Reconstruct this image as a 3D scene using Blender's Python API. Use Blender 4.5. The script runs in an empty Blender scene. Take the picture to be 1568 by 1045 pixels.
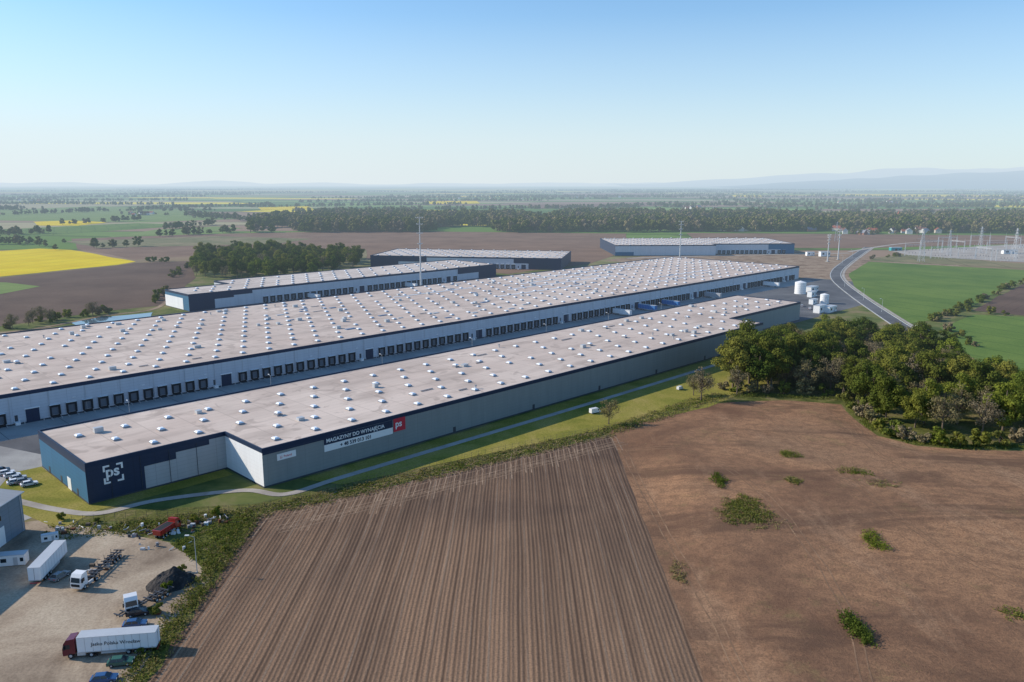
import bpy, math, random
import numpy as np
from mathutils import Vector, Matrix, noise
random.seed(7); np.random.seed(7)
scene=bpy.context.scene
R=math.radians

# ------------------------------------------------------------------ survey
# Site survey: converts bearings read off the aerial image to metres on the flat ground
FOC=1220.0; PIT=math.atan(242.5/FOC); CAMH=85.0
def G(x,y,z=0.0):
    dx=(x-784)/FOC; dy=(522.5-y)/FOC
    zr=-math.sin(PIT)+dy*math.cos(PIT); yr=math.cos(PIT)+dy*math.sin(PIT)
    t=(CAMH-z)/-zr
    return (t*dx,t*yr)
TH=R(45.3); OX,OY=-113.7,201.6
def Ls(s,q):   # site grid (s along the long halls, q across) -> world
    return (OX+s*math.cos(TH)-q*math.sin(TH), OY+s*math.sin(TH)+q*math.cos(TH))

# ------------------------------------------------------------------ materials
def newmat(name):
    m=bpy.data.materials.new(name); m.use_nodes=True
    nt=m.node_tree; nt.nodes.clear()
    out=nt.nodes.new('ShaderNodeOutputMaterial'); b=nt.nodes.new('ShaderNodeBsdfPrincipled')
    nt.links.new(b.outputs[0],out.inputs[0])
    b.inputs['Specular IOR Level'].default_value=0.2
    return m,nt,b
class N:
    def __init__(s,nt): s.nt=nt
    def node(s,t,**kw):
        n=s.nt.nodes.new(t)
        for k,v in kw.items(): setattr(n,k,v)
        return n
    def link(s,a,b): s.nt.links.new(a,b)
    def pos(s): return s.node('ShaderNodeNewGeometry').outputs['Position']
    def obj(s): return s.node('ShaderNodeTexCoord').outputs['Object']
    def mapv(s,v,scale=(1,1,1),rot=(0,0,0),loc=(0,0,0)):
        n=s.node('ShaderNodeMapping'); s.link(v,n.inputs[0])
        n.inputs['Scale'].default_value=scale; n.inputs['Rotation'].default_value=rot; n.inputs['Location'].default_value=loc
        return n.outputs[0]
    def noise(s,v,scale,detail=3,rough=.55,dist=0):
        n=s.node('ShaderNodeTexNoise'); s.link(v,n.inputs['Vector'])
        n.inputs['Scale'].default_value=scale; n.inputs['Detail'].default_value=detail
        n.inputs['Roughness'].default_value=rough; n.inputs['Distortion'].default_value=dist
        return n.outputs['Fac']
    def ramp(s,f,stops,interp='LINEAR'):
        n=s.node('ShaderNodeValToRGB'); s.link(f,n.inputs[0]); cr=n.color_ramp; cr.interpolation=interp
        while len(cr.elements)<len(stops): cr.elements.new(.5)
        for e,(p,c) in zip(cr.elements,stops):
            e.position=p; e.color=(c,c,c,1) if not hasattr(c,'__len__') else (*c,1)
        return n.outputs[0]
    def mix(s,f,a,b,mode='MIX'):
        n=s.node('ShaderNodeMix',data_type='RGBA',blend_type=mode)
        for sock,v in ((n.inputs[0],f),(n.inputs[6],a),(n.inputs[7],b)):
            if isinstance(v,bpy.types.NodeSocket): s.link(v,sock)
            elif hasattr(v,'__len__'): sock.default_value=(*v,1)
            else: sock.default_value=v if sock==n.inputs[0] else (v,v,v,1)
        return n.outputs[2]
    def math(s,op,a,b=0.0):
        n=s.node('ShaderNodeMath',operation=op)
        for i,v in enumerate((a,b)):
            if isinstance(v,bpy.types.NodeSocket): s.link(v,n.inputs[i])
            else: n.inputs[i].default_value=v
        return n.outputs[0]
    def bump(s,h,strength,dist,bsdf,prev=None):
        n=s.node('ShaderNodeBump'); s.link(h,n.inputs['Height']); n.inputs['Strength'].default_value=strength
        n.inputs['Distance'].default_value=dist
        if prev is not None: s.link(prev,n.inputs['Normal'])
        s.link(n.outputs[0],bsdf.inputs['Normal']); return n.outputs[0]

def M_plain(name,col,rough=.6,var=.12,scale=.6,metal=0,spec=.3):
    m,nt,b=newmat(name); n=N(nt)
    f=n.noise(n.obj(),scale,4)
    c=n.mix(f,tuple(x*(1-var) for x in col),tuple(min(1,x*(1+var)) for x in col))
    n.link(c,b.inputs['Base Color']); b.inputs['Roughness'].default_value=rough
    b.inputs['Metallic'].default_value=metal; b.inputs['Specular IOR Level'].default_value=spec
    return m

def M_cladding(name,col,jv=.45,rough=.55):
    m,nt,b=newmat(name); n=N(nt); o=n.obj()
    sep=n.node('ShaderNodeSeparateXYZ'); n.link(o,sep.inputs[0])
    zz=n.math('FRACT',n.math('MULTIPLY',sep.outputs[2],1/1.15))
    jz=n.math('LESS_THAN',zz,.05)
    xy=n.math('ADD',sep.outputs[0],sep.outputs[1])
    jx=n.math('LESS_THAN',n.math('FRACT',n.math('MULTIPLY',xy,1/6.0)),.02)
    j=n.math('MAXIMUM',jz,jx)
    st=n.noise(n.mapv(o,(.5,.5,.06)),1.0,4)
    cell=n.node('ShaderNodeTexWhiteNoise'); fl=n.node('ShaderNodeVectorMath',operation='FLOOR')
    n.link(n.mapv(o,(1/6.0,1/6.0,1/1.15)),fl.inputs[0]); n.link(fl.outputs[0],cell.inputs['Vector'])
    c=n.mix(st,tuple(x*.85 for x in col),tuple(x*1.08 for x in col))
    c=n.mix(n.math('MULTIPLY',cell.outputs['Value'],.08),c,tuple(x*.7 for x in col))
    c=n.mix(n.math('MULTIPLY',j,jv),c,tuple(x*.35 for x in col))
    n.link(c,b.inputs['Base Color']); b.inputs['Roughness'].default_value=rough
    b.inputs['Specular IOR Level'].default_value=.35
    return m

def M_roof(name,c1,c2):
    m,nt,b=newmat(name); n=N(nt); o=n.obj()
    big=n.noise(o,.02,5,.6); mid=n.noise(n.mapv(o,(.3,1,1)),.12,4,.6); fine=n.noise(o,1.5,3)
    c=n.mix(n.ramp(big,[(.38,0),(.62,1)]),c1,c2)
    c=n.mix(n.ramp(mid,[(.48,0),(.66,.7)]),c,tuple(x*.70 for x in c1))
    sep=n.node('ShaderNodeSeparateXYZ'); n.link(o,sep.inputs[0])
    jy=n.math('LESS_THAN',n.math('FRACT',n.math('MULTIPLY',sep.outputs[1],1/3.0)),.05)
    jx=n.math('LESS_THAN',n.math('FRACT',n.math('MULTIPLY',sep.outputs[0],1/12.0)),.03)
    c=n.mix(n.math('MULTIPLY',n.math('MAXIMUM',jy,jx),.32),c,tuple(x*.4 for x in c1))
    cell=n.node('ShaderNodeTexWhiteNoise'); fl=n.node('ShaderNodeVectorMath',operation='FLOOR')
    n.link(n.mapv(o,(1/24.0,1/6.0,0.0)),fl.inputs[0]); n.link(fl.outputs[0],cell.inputs['Vector'])
    c=n.mix(n.math('MULTIPLY',cell.outputs['Value'],.28),c,tuple(x*.62 for x in c2))
    c=n.mix(n.math('MULTIPLY',fine,.2),c,tuple(x*.75 for x in c1))
    st=n.ramp(n.noise(o,.09,3,.5,1.5),[(.58,0),(.66,.55)])
    c=n.mix(st,c,tuple(x*.6 for x in c1))
    n.link(c,b.inputs['Base Color']); b.inputs['Roughness'].default_value=.8
    return m

def M_ground_mix(name,cols,scale=.05,fine=1.2,bumpd=.15,rough=.95,stretch=(1,1,1),fine_amt=.5):
    m,nt,b=newmat(name); n=N(nt); p=n.pos(); v=n.mapv(p,stretch)
    f=n.noise(v,scale,6,.65,.5); k=len(cols)
    c=n.ramp(f,[(.34+.32*i/(k-1),cols[i]) for i in range(k)])
    g=n.noise(p,fine,4,.7)
    c=n.mix(n.ramp(g,[(.35,fine_amt),(.6,0)]),c,tuple(x*.45 for x in cols[0]))
    n.link(c,b.inputs['Base Color']); b.inputs['Roughness'].default_value=rough; b.inputs['Specular IOR Level'].default_value=.05
    n.bump(g,.8,bumpd,b)
    return m

def M_plough_main():
    m,nt,b=newmat('ploughed_soil_striped'); n=N(nt); p=n.pos()
    sep=n.node('ShaderNodeSeparateXYZ'); n.link(p,sep.inputs[0])
    wob=n.math('MULTIPLY',n.noise(n.mapv(p,(.3,.25,1)),.05,1),1.6)
    x=n.math('ADD',sep.outputs[0],wob)
    pp=n.math('ABSOLUTE',n.math('SUBTRACT',n.math('FRACT',n.math('MULTIPLY',x,1/.9)),.5))
    row=n.ramp(pp,[(.08,0),(.42,1)])
    pas=n.math('FRACT',n.math('MULTIPLY',x,1/3.6))
    wn=n.node('ShaderNodeTexWhiteNoise',noise_dimensions='1D'); n.link(n.math('FLOOR',n.math('MULTIPLY',x,1/.9)),wn.inputs['W'])
    strip=n.node('ShaderNodeTexWhiteNoise',noise_dimensions='1D'); n.link(n.math('FLOOR',n.math('MULTIPLY',x,1/3.6)),strip.inputs['W'])
    trk=n.math('MULTIPLY',n.math('LESS_THAN',pas,.10),n.ramp(n.noise(n.mapv(p,(1,.06,1)),.3,3,.6),[(.44,.05),(.58,1)]))
    streak=n.noise(n.mapv(p,(1,.03,1)),.7,4,.65)
    patch=n.noise(n.mapv(p,(1,.6,1)),.02,6,.65,.6); fine=n.noise(p,2.6,6,.75)
    dry=n.math('MULTIPLY',n.math('SUBTRACT',218.0,sep.outputs[1]),1/150.0)   # drier soil to the south
    pf=n.math('MAXIMUM',n.math('MINIMUM',n.math('ADD',n.ramp(patch,[(.38,0),(.62,.55)]),dry),1.0),0.0)
    c=n.mix(pf,(.130,.088,.066),(.36,.222,.138))
    c=n.mix(n.math('MULTIPLY',strip.outputs['Value'],.28),c,(.11,.07,.05))
    c=n.mix(n.math('MULTIPLY',n.math('SUBTRACT',1.0,row),n.math('MULTIPLY',wn.outputs['Value'],.8)),c,(.075,.048,.035))
    c=n.mix(n.ramp(streak,[(.52,0),(.74,.35)]),c,(.42,.285,.19))
    c=n.mix(n.math('MULTIPLY',trk,.55),c,(.50,.35,.24))
    c=n.mix(n.ramp(fine,[(.34,.6),(.56,0)]),c,(.07,.045,.032))
    n.link(c,b.inputs['Base Color']); b.inputs['Roughness'].default_value=.95; b.inputs['Specular IOR Level'].default_value=.05
    h=n.math('ADD',n.math('MULTIPLY',row,.5),n.math('MULTIPLY',fine,1.3))
    n.bump(h,.8,.16,b)
    return m

def M_soil_right():
    m,nt,b=newmat('harrowed_soil_orange'); n=N(nt); p=n.mapv(n.pos(),(1,1,0))
    patch=n.noise(p,.013,6,.62,.8); fine=n.noise(p,1.9,6,.8)
    c=n.ramp(patch,[(.36,(.20,.108,.066)),(.46,(.33,.182,.104)),(.55,(.45,.248,.135)),(.68,(.37,.220,.128))])
    sep=n.node('ShaderNodeSeparateXYZ'); n.link(n.mapv(p,(1,1,1),(0,0,R(28))),sep.inputs[0])
    warp=n.math('MULTIPLY',n.noise(p,.012,2,.5),46.0); xx=n.math('ADD',sep.outputs[1],warp)
    ln=n.node('ShaderNodeTexWhiteNoise',noise_dimensions='1D'); n.link(n.math('FLOOR',n.math('MULTIPLY',xx,1/1.2)),ln.inputs['W'])
    brk=n.noise(p,.06,3,.6)
    c=n.mix(n.math('MULTIPLY',ln.outputs['Value'],n.ramp(brk,[(.4,.12),(.6,.42)])),c,(.17,.10,.064))
    weed=n.noise(p,.05,6,.8); c=n.mix(n.ramp(weed,[(.56,0),(.70,.5)]),c,(.21,.19,.075))
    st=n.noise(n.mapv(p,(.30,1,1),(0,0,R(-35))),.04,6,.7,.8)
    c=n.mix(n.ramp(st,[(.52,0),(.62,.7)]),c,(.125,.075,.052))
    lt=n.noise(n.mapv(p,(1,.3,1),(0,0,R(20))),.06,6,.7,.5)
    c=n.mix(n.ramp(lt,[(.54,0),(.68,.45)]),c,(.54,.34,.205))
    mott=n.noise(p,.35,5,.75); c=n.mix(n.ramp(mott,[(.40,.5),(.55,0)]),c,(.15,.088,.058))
    c=n.mix(n.ramp(fine,[(.38,.65),(.54,0)]),c,(.12,.07,.046))
    n.link(c,b.inputs['Base Color']); b.inputs['Roughness'].default_value=.95; b.inputs['Specular IOR Level'].default_value=.05
    n.bump(fine,.9,.28,b)
    return m

def M_terrain():
    m,nt,b=newmat('farmland_terrain'); n=N(nt); p=n.pos()
    v=n.mapv(p,(1/700.0,1/230.0,0),(0,0,R(8)))
    vo=n.node('ShaderNodeTexVoronoi',feature='F1',voronoi_dimensions='2D'); n.link(v,vo.inputs['Vector']); vo.inputs['Scale'].default_value=1.0
    sc=n.node('ShaderNodeSeparateColor'); n.link(vo.outputs['Color'],sc.inputs[0])
    crop=n.ramp(sc.outputs[0],[(0,(.13,.21,.045)),(.20,(.21,.30,.075)),(.34,(.30,.205,.14)),(.46,(.16,.24,.06)),(.58,(.38,.33,.19)),
        (.70,(.10,.17,.045)),(.80,(.72,.58,.04)),(.86,(.26,.18,.13)),(.93,(.38,.37,.20))],'CONSTANT')
    det=n.noise(p,.012,5,.7)
    crop=n.mix(n.ramp(det,[(.50,0),(.75,.35)]),crop,(.10,.13,.05))
    ed=n.node('ShaderNodeTexVoronoi',feature='DISTANCE_TO_EDGE',voronoi_dimensions='2D'); n.link(v,ed.inputs['Vector']); ed.inputs['Scale'].default_value=1.0
    crop=n.mix(n.ramp(ed.outputs['Distance'],[(.02,.7),(.04,0)]),crop,(.06,.085,.03))
    g=n.noise(p,.05,6,.65,.4); near=n.ramp(g,[(.36,(.07,.10,.03)),(.5,(.14,.155,.05)),(.64,(.24,.19,.10))])
    ln=n.node('ShaderNodeVectorMath',operation='LENGTH'); n.link(p,ln.inputs[0])
    fac=n.ramp(n.math('DIVIDE',ln.outputs['Value'],2000.0),[(.40,0),(.52,1)])
    c=n.mix(fac,near,crop)
    n.link(c,b.inputs['Base Color']); b.inputs['Roughness'].default_value=.95; b.inputs['Specular IOR Level'].default_value=.05
    return m

def M_crop(name,c1,c2,rot=0,track=18.0,tcol=None,scale=.02):
    m,nt,b=newmat(name); n=N(nt); p=n.pos()
    f=n.noise(p,scale,5,.6); c=n.mix(n.ramp(f,[(.36,0),(.64,1)]),c1,c2)
    r=n.mapv(p,(1,1,1),(0,0,rot)); sep=n.node('ShaderNodeSeparateXYZ'); n.link(r,sep.inputs[0])
    fr=n.math('FRACT',n.math('ADD',n.math('MULTIPLY',sep.outputs[0],1/track),n.math('MULTIPLY',n.noise(p,.01,1),.8)))
    t=n.math('LESS_THAN',fr,.06)
    c=n.mix(n.math('MULTIPLY',t,.55),c,tcol or tuple(x*.5 for x in c1))
    fine=n.noise(p,.8,4,.7); c=n.mix(n.ramp(fine,[(.35,.35),(.6,0)]),c,tuple(x*.5 for x in c1))
    n.link(c,b.inputs['Base Color']); b.inputs['Roughness'].default_value=.9; b.inputs['Specular IOR Level'].default_value=.08
    n.bump(fine,.5,.15,b)
    return m

def M_leaf(name,ca,cb,cc,trans=.3,wide=False):
    m=bpy.data.materials.new(name); m.use_nodes=True; nt=m.node_tree; nt.nodes.clear(); n=N(nt)
    out=n.node('ShaderNodeOutputMaterial'); d=n.node('ShaderNodeBsdfDiffuse'); t=n.node('ShaderNodeBsdfTranslucent'); mx=n.node('ShaderNodeMixShader')
    oi=n.node('ShaderNodeObjectInfo')
    f=n.noise(n.obj(),.38,3,.6)
    c=n.mix(n.ramp(f,[(.38,0),(.62,1)]),ca,cb)
    c=n.mix(n.ramp(oi.outputs['Random'],[(0,0),(1,.85)]),c,cc)
    if wide:
        wv=n.noise(n.pos(),.006,4,.6); c=n.mix(n.ramp(wv,[(.42,0),(.58,.7)]),c,(.20,.19,.075))
    g=n.noise(n.obj(),3.0,2,.6); c=n.mix(n.ramp(g,[(.35,.35),(.6,0)]),c,tuple(x*.4 for x in ca))
    n.link(c,d.inputs[0]); n.link(c,t.inputs[0]); mx.inputs[0].default_value=trans
    n.link(d.outputs[0],mx.inputs[1]); n.link(t.outputs[0],mx.inputs[2]); n.link(mx.outputs[0],out.inputs[0])
    return m

# ------------------------------------------------------------------ mesh builder
def link(o,parent=None):
    scene.collection.objects.link(o)
    if parent is not None: o.parent=parent
    return o
class MB:
    def __init__(s): s.v=[]; s.f=[]; s.m=[]
    def quad(s,a,b,c,d,m=0):
        i=len(s.v); s.v+= [a,b,c,d]; s.f.append((i,i+1,i+2,i+3)); s.m.append(m)
    def poly(s,pts,m=0):
        i=len(s.v); s.v+=list(pts); s.f.append(tuple(range(i,i+len(pts)))); s.m.append(m)
    def box(s,x0,x1,y0,y1,z0,z1,m=0,tx=0,ty=0):
        i=len(s.v)
        s.v+=[(x0,y0,z0),(x1,y0,z0),(x1,y1,z0),(x0,y1,z0),(x0+tx,y0+ty,z1),(x1-tx,y0+ty,z1),(x1-tx,y1-ty,z1),(x0+tx,y1-ty,z1)]
        for f in ((3,2,1,0),(4,5,6,7),(0,1,5,4),(1,2,6,5),(2,3,7,6),(3,0,4,7)):
            s.f.append(tuple(i+k for k in f)); s.m.append(m)
    def profile(s,pts,y0,y1,m=0,inset=0):
        n=len(pts); i=len(s.v)
        s.v+=[(x,y0,z) for x,z in pts]+[(x,y1,z) for x,z in pts]
        s.f.append(tuple(i+k for k in range(n))); s.m.append(m)
        s.f.append(tuple(i+n+k for k in reversed(range(n)))); s.m.append(m)
        for k in range(n):
            k2=(k+1)%n; s.f.append((i+k2,i+k,i+n+k,i+n+k2)); s.m.append(m)
    def tube(s,a,b,ra,rb,n=8,m=0,cap=True):
        a=Vector(a); b=Vector(b); d=(b-a).normalized()
        u=d.orthogonal().normalized(); w=d.cross(u); i=len(s.v)
        for c,r in ((a,ra),(b,rb)):
            for k in range(n):
                t=2*math.pi*k/n; q=c+u*math.cos(t)*r+w*math.sin(t)*r; s.v.append(tuple(q))
        for k in range(n):
            k2=(k+1)%n; s.f.append((i+k,i+k2,i+n+k2,i+n+k)); s.m.append(m)
        if cap:
            s.f.append(tuple(i+k for k in reversed(range(n)))); s.m.append(m)
            s.f.append(tuple(i+n+k for k in range(n))); s.m.append(m)
    def mesh(s,name,mats):
        me=bpy.data.meshes.new(name); me.from_pydata(s.v,[],s.f)
        for x in mats: me.materials.append(x)
        me.polygons.foreach_set('material_index',s.m); me.update(); return me
    def obj(s,name,mats,parent=None,loc=None,rz=0):
        o=bpy.data.objects.new(name,s.mesh(name,mats)); link(o,parent)
        if loc is not None: o.location=loc
        o.rotation_euler[2]=rz
        return o
def place(name,me,loc,rz=0,sc=1,parent=None):
    o=bpy.data.objects.new(name,me); link(o,parent); o.location=loc; o.rotation_euler[2]=rz
    o.scale=(sc,sc,sc) if not hasattr(sc,'__len__') else sc
    return o
def empty(name,loc=(0,0,0),rz=0):
    o=bpy.data.objects.new(name,None); link(o); o.location=loc; o.rotation_euler[2]=rz; return o

def rough(pts,amp,step):
    out=[]; n=len(pts)
    for i in range(n):
        a=Vector(pts[i]); b=Vector(pts[(i+1)%n]); L=(b-a).length; k=max(1,int(L/step))
        for j in range(k):
            p=a+(b-a)*(j/k)
            nz=noise.noise_vector(Vector((p.x/step/2.3,p.y/step/2.3,3.1)))
            out.append((p.x+nz.x*amp*2,p.y+nz.y*amp*2))
    return out
def area(pts): return sum(pts[i][0]*pts[(i+1)%len(pts)][1]-pts[(i+1)%len(pts)][0]*pts[i][1] for i in range(len(pts)))/2
def sheet(name,pts,z,mat,amp=0,step=10):
    if amp: pts=rough(pts,amp,step)
    if area(pts)<0: pts=pts[::-1]
    m=MB(); m.poly([(x,y,z) for x,y in pts]); return m.obj(name,[mat])
def strip_pts(line,w):
    L=[];Rr=[]
    for i,p in enumerate(line):
        a=Vector(line[max(0,i-1)]); b=Vector(line[min(len(line)-1,i+1)]); d=(b-a).normalized(); nn=Vector((-d.y,d.x))
        P=Vector(p); L.append(tuple(P+nn*w/2)); Rr.append(tuple(P-nn*w/2))
    return L,Rr
def smooth_line(pts,k=8):
    out=[]; n=len(pts)
    for i in range(n-1):
        p0=Vector(pts[max(0,i-1)]);p1=Vector(pts[i]);p2=Vector(pts[i+1]);p3=Vector(pts[min(n-1,i+2)])
        for j in range(k):
            t=j/k; out.append(tuple(.5*((2*p1)+(p2-p0)*t+(2*p0-5*p1+4*p2-p3)*t*t+(-p0+3*p1-3*p2+p3)*t**3)))
    out.append(pts[-1]); return out
def road(mb,line,w,z,m=0,hf=None):
    L,Rr=strip_pts(line,w)
    h=(lambda p:z+hf(*p)) if hf else (lambda p:z)
    for i in range(len(L)-1):
        mb.quad((*Rr[i],h(Rr[i])),(*Rr[i+1],h(Rr[i+1])),(*L[i+1],h(L[i+1])),(*L[i],h(L[i])),m)
def inside(x,y,poly):
    c=False; n=len(poly); j=n-1
    for i in range(n):
        xi,yi=poly[i]; xj,yj=poly[j]
        if (yi>y)!=(yj>y) and x<(xj-xi)*(y-yi)/(yj-yi)+xi: c=not c
        j=i
    return c
def edge_dist(x,y,poly):
    best=1e9; n=len(poly)
    for i in range(n):
        ax,ay=poly[i]; bx,by=poly[(i+1)%n]; dx,dy=bx-ax,by-ay; L=dx*dx+dy*dy
        t=max(0,min(1,((x-ax)*dx+(y-ay)*dy)/L)) if L>0 else 0
        d=(x-ax-dx*t)**2+(y-ay-dy*t)**2
        if d<best: best=d
    return math.sqrt(best)
def rand_in(poly,n):
    xs=[p[0] for p in poly]; ys=[p[1] for p in poly]; out=[]
    while len(out)<n:
        x=random.uniform(min(xs),max(xs)); y=random.uniform(min(ys),max(ys))
        if inside(x,y,poly): out.append((x,y))
    return out

# ------------------------------------------------------------------ material library
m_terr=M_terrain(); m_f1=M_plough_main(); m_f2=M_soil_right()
m_lawn=M_ground_mix('mown_lawn',[(.18,.19,.035),(.30,.265,.06),(.39,.31,.10)],.05,1.6,.05)
m_scrub=M_ground_mix('scrub_ground',[(.075,.09,.025),(.16,.16,.045),(.28,.215,.11)],.10,1.1,.3)
m_lot=M_ground_mix('gravel_lot_surface',[(.24,.18,.13),(.44,.345,.25),(.56,.46,.34)],.045,1.8,.06,fine_amt=.35)
m_dirt=M_ground_mix('bare_dirt',[(.20,.135,.09),(.34,.24,.165),(.44,.34,.24)],.08,1.5,.1)
m_asph=M_ground_mix('asphalt',[(.09,.092,.10),(.13,.132,.14),(.18,.18,.185)],.03,2,.01,.85,fine_amt=.15)
m_conc=M_ground_mix('concrete_paving',[(.28,.27,.26),(.36,.35,.33),(.42,.405,.38)],.05,2,.01,.85,fine_amt=.15)
m_path=M_ground_mix('service_road_surface',[(.33,.29,.25),(.42,.375,.33),(.50,.45,.39)],.08,2,.02,fine_amt=.2)
m_white_line=M_plain('road_paint',(.75,.75,.72),.7)
m_wallW=M_cladding('cladding_light',(.54,.565,.61))
m_wallG=M_cladding('cladding_grey',(.25,.27,.268),.25)
m_wallM=M_cladding('cladding_mid',(.42,.43,.44))
m_wallWhite=M_cladding('cladding_white',(.84,.84,.84),.2)
m_navy=M_cladding('cladding_navy',(.020,.034,.072))
m_blue=M_cladding('cladding_blue',(.035,.14,.25))
m_band=M_plain('trim_navy',(.014,.030,.068),.5)
m_roof=M_roof('roof_membrane',(.60,.475,.395),(.73,.60,.505))
m_roof2=M_roof('roof_membrane_pale',(.62,.52,.445),(.75,.65,.57))
m_roofgrey=M_roof('roof_sheet_grey',(.36,.38,.40),(.44,.46,.48))
m_sky=M_plain('skylight_polycarbonate',(.85,.87,.9),.3,.05)
m_curb=M_plain('skylight_curb',(.30,.29,.30),.7)
m_black=M_plain('rubber_black',(.02,.021,.024),.7)
m_dark=M_plain('dark_steel',(.06,.065,.075),.5)
m_door=M_plain('dock_door_panel',(.14,.16,.19),.5)
m_white=M_plain('white_paint',(.80,.80,.79),.4,.05)
m_red=M_plain('sign_red',(.55,.035,.06),.5)
m_galv=M_plain('galvanised_steel',(.52,.53,.54),.45,.1,metal=.2)
m_glass=M_plain('window_glass',(.02,.028,.035),.08,.1,spec=.6)
m_bark=M_plain('bark',(.15,.115,.085),.9,.35,2)
m_leafA=M_leaf('leaves_spring',(.10,.145,.02),(.23,.27,.038),(.26,.24,.055))
m_leafB=M_leaf('leaves_dark',(.06,.095,.02),(.13,.17,.03),(.17,.18,.035))
m_leafC=M_leaf('twigs_budding',(.19,.15,.10),(.28,.23,.14),(.25,.22,.08),.1)
m_leafF=M_leaf('forest_leaves',(.07,.105,.022),(.15,.185,.036),(.19,.19,.055),.2,True)
m_weed=M_leaf('weeds',(.09,.135,.022),(.17,.21,.036),(.21,.205,.055))
m_dry=M_leaf('dry_grass',(.22,.195,.075),(.35,.285,.135),(.27,.225,.09))
m_tyre=m_black

# ------------------------------------------------------------------ ground & fields
mb=MB(); K=24; E=32000
for i in range(K):
    for j in range(K):
        x0=-E+2*E*i/K;x1=-E+2*E*(i+1)/K;y0=-E+2*E*j/K+8000;y1=-E+2*E*(j+1)/K+8000
        mb.quad((x0,y0,0),(x1,y0,0),(x1,y1,0),(x0,y1,0))
mb.obj('ground',[m_terr])

g=lambda *pts:[G(*p) for p in pts]
F1=[(-67,194),(-49,205.5),(-7,234),(34.2,262),(33.4,124),(33.4,60),(-64,60),(-64,124)]
sheet('ploughed_field',F1,.055,m_f1,.3,5)
F2=g((940,658),(1010,640),(1060,622),(1120,616),(1200,613),(1290,620),(1310,645),(1345,668),(1400,682),(1480,690),(1568,690))
F2+=[(330,330),(330,60),(30.5,60),(30.5,124),(31.0,255)]
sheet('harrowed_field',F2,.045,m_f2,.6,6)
F2i=F2[:11]+[(330,330),(330,50),(34.5,50),(34.5,124)]
def relief(x,y):
    if not inside(x,y,F2i): return -.04
    e=min(1.0,edge_dist(x,y,F2i)/18.0); e=e*e*(3-2*e)
    v=Vector((x,y,0))
    h=.9+.9*noise.noise(v/60)+.28*noise.noise(v/22+Vector((7,0,0)))+.13*noise.noise(v/7)+2.4*math.exp(-((x-95)**2+(y-205)**2)/2800)
    return -.04+e*max(.05,h)
ST=2.0; nx=int(300/ST); ny=int(270/ST); Hg=[[relief(34+i*ST,52+j*ST) for j in range(ny+1)] for i in range(nx+1)]
V_=[];F_=[]
for i in range(nx+1):
    for j in range(ny+1): V_.append((34+i*ST,52+j*ST,Hg[i][j]))
for i in range(nx):
    for j in range(ny):
        if max(Hg[i][j],Hg[i+1][j],Hg[i+1][j+1],Hg[i][j+1])>-.03:
            a=i*(ny+1)+j; F_.append((a,a+ny+1,a+ny+2,a+1))
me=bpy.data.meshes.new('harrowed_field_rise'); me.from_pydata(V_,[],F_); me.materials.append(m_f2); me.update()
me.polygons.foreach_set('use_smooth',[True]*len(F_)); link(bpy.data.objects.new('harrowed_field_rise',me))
def gz(x,y):
    fx=(x-34)/ST; fy=(y-52)/ST; i=int(math.floor(fx)); j=int(math.floor(fy))
    if i<0 or j<0 or i>=nx or j>=ny: return 0.045
    u=fx-i; w=fy-j
    return max(.045,Hg[i][j]*(1-u)*(1-w)+Hg[i+1][j]*u*(1-w)+Hg[i][j+1]*(1-u)*w+Hg[i+1][j+1]*u*w)
V=[(-120,189)]+g((110,786),(390,772),(480,752),(620,722),(760,686),(930,645),(1060,600),(1110,590),(1300,590))+g((1568,610))+[(330,320)]+[F2[9]]+F2[1:9][::-1]+[F2[0],(34,264),(-7,235),(-49,206),(-67,195)]
sheet('verge_scrub',V,.02,m_scrub)
LAWN=[Ls(50,-24),Ls(330,-24),Ls(330,-64),Ls(250,-66),Ls(200,-68),Ls(150,-57),Ls(100,-46),Ls(56,-36)]
sheet('site_lawn',LAWN,.08,m_lawn,.5,6)
sheet('corner_lawn',[(-143,205),(-113,186),Ls(0,-6),Ls(38,-6),Ls(38,0),Ls(0,0),Ls(0,42),Ls(-8,42)],.06,m_lawn,.3,5)
mb=MB()
road(mb,smooth_line([Ls(-22,46),Ls(-14,20),Ls(-7,2),Ls(0,-8),Ls(14,-10),Ls(34,-20),Ls(41,-31),Ls(60,-31),Ls(110,-31.5),Ls(160,-32),Ls(230,-32),Ls(325,-31)]),2.6,.12)
mb.obj('service_path',[m_path])
sheet('truck_yard',[Ls(-80,40),Ls(640,40),Ls(640,97),Ls(-80,97)],.04,m_asph)
mb=MB()
for s0 in range(-60,620,20):
    a=[Ls(s0+.1,78),Ls(s0+19.9,78),Ls(s0+19.9,95.5),Ls(s0+.1,95.5)]
    mb.poly([(x,y,.07) for x,y in a])
mb.obj('dock_apron_paving',[m_conc])
sheet('rear_yard',[Ls(120,229),Ls(700,229),Ls(700,303),Ls(120,303)],.04,m_asph)
sheet('east_yard',[Ls(400,-6),Ls(560,-6),Ls(640,40),Ls(400,42)],.05,m_asph)
mb=MB()
for i in range(60):
    s0=60+i*3.0
    if s0<240:
        a,b=Ls(s0,60),Ls(s0,65); c,d=Ls(s0+.15,65),Ls(s0+.15,60)
        mb.poly([(x,y,.08) for x,y in (d,c,b,a)][::-1])
mb.obj('parking_markings',[m_white_line])
sheet('parking_area',[(-170,196),(-127,187),(-121,200),(-150,242),(-190,260)],.05,m_conc)
LOT=[(-160,192)]+g((0,806),(60,797),(150,812),(215,822),(262,835),(320,868),(325,895),(262,960),(205,1045))+[(-62,100),(-62,60),(-160,60)]
sheet('gravel_lot',LOT,.043,m_lot,.8,5)
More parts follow.
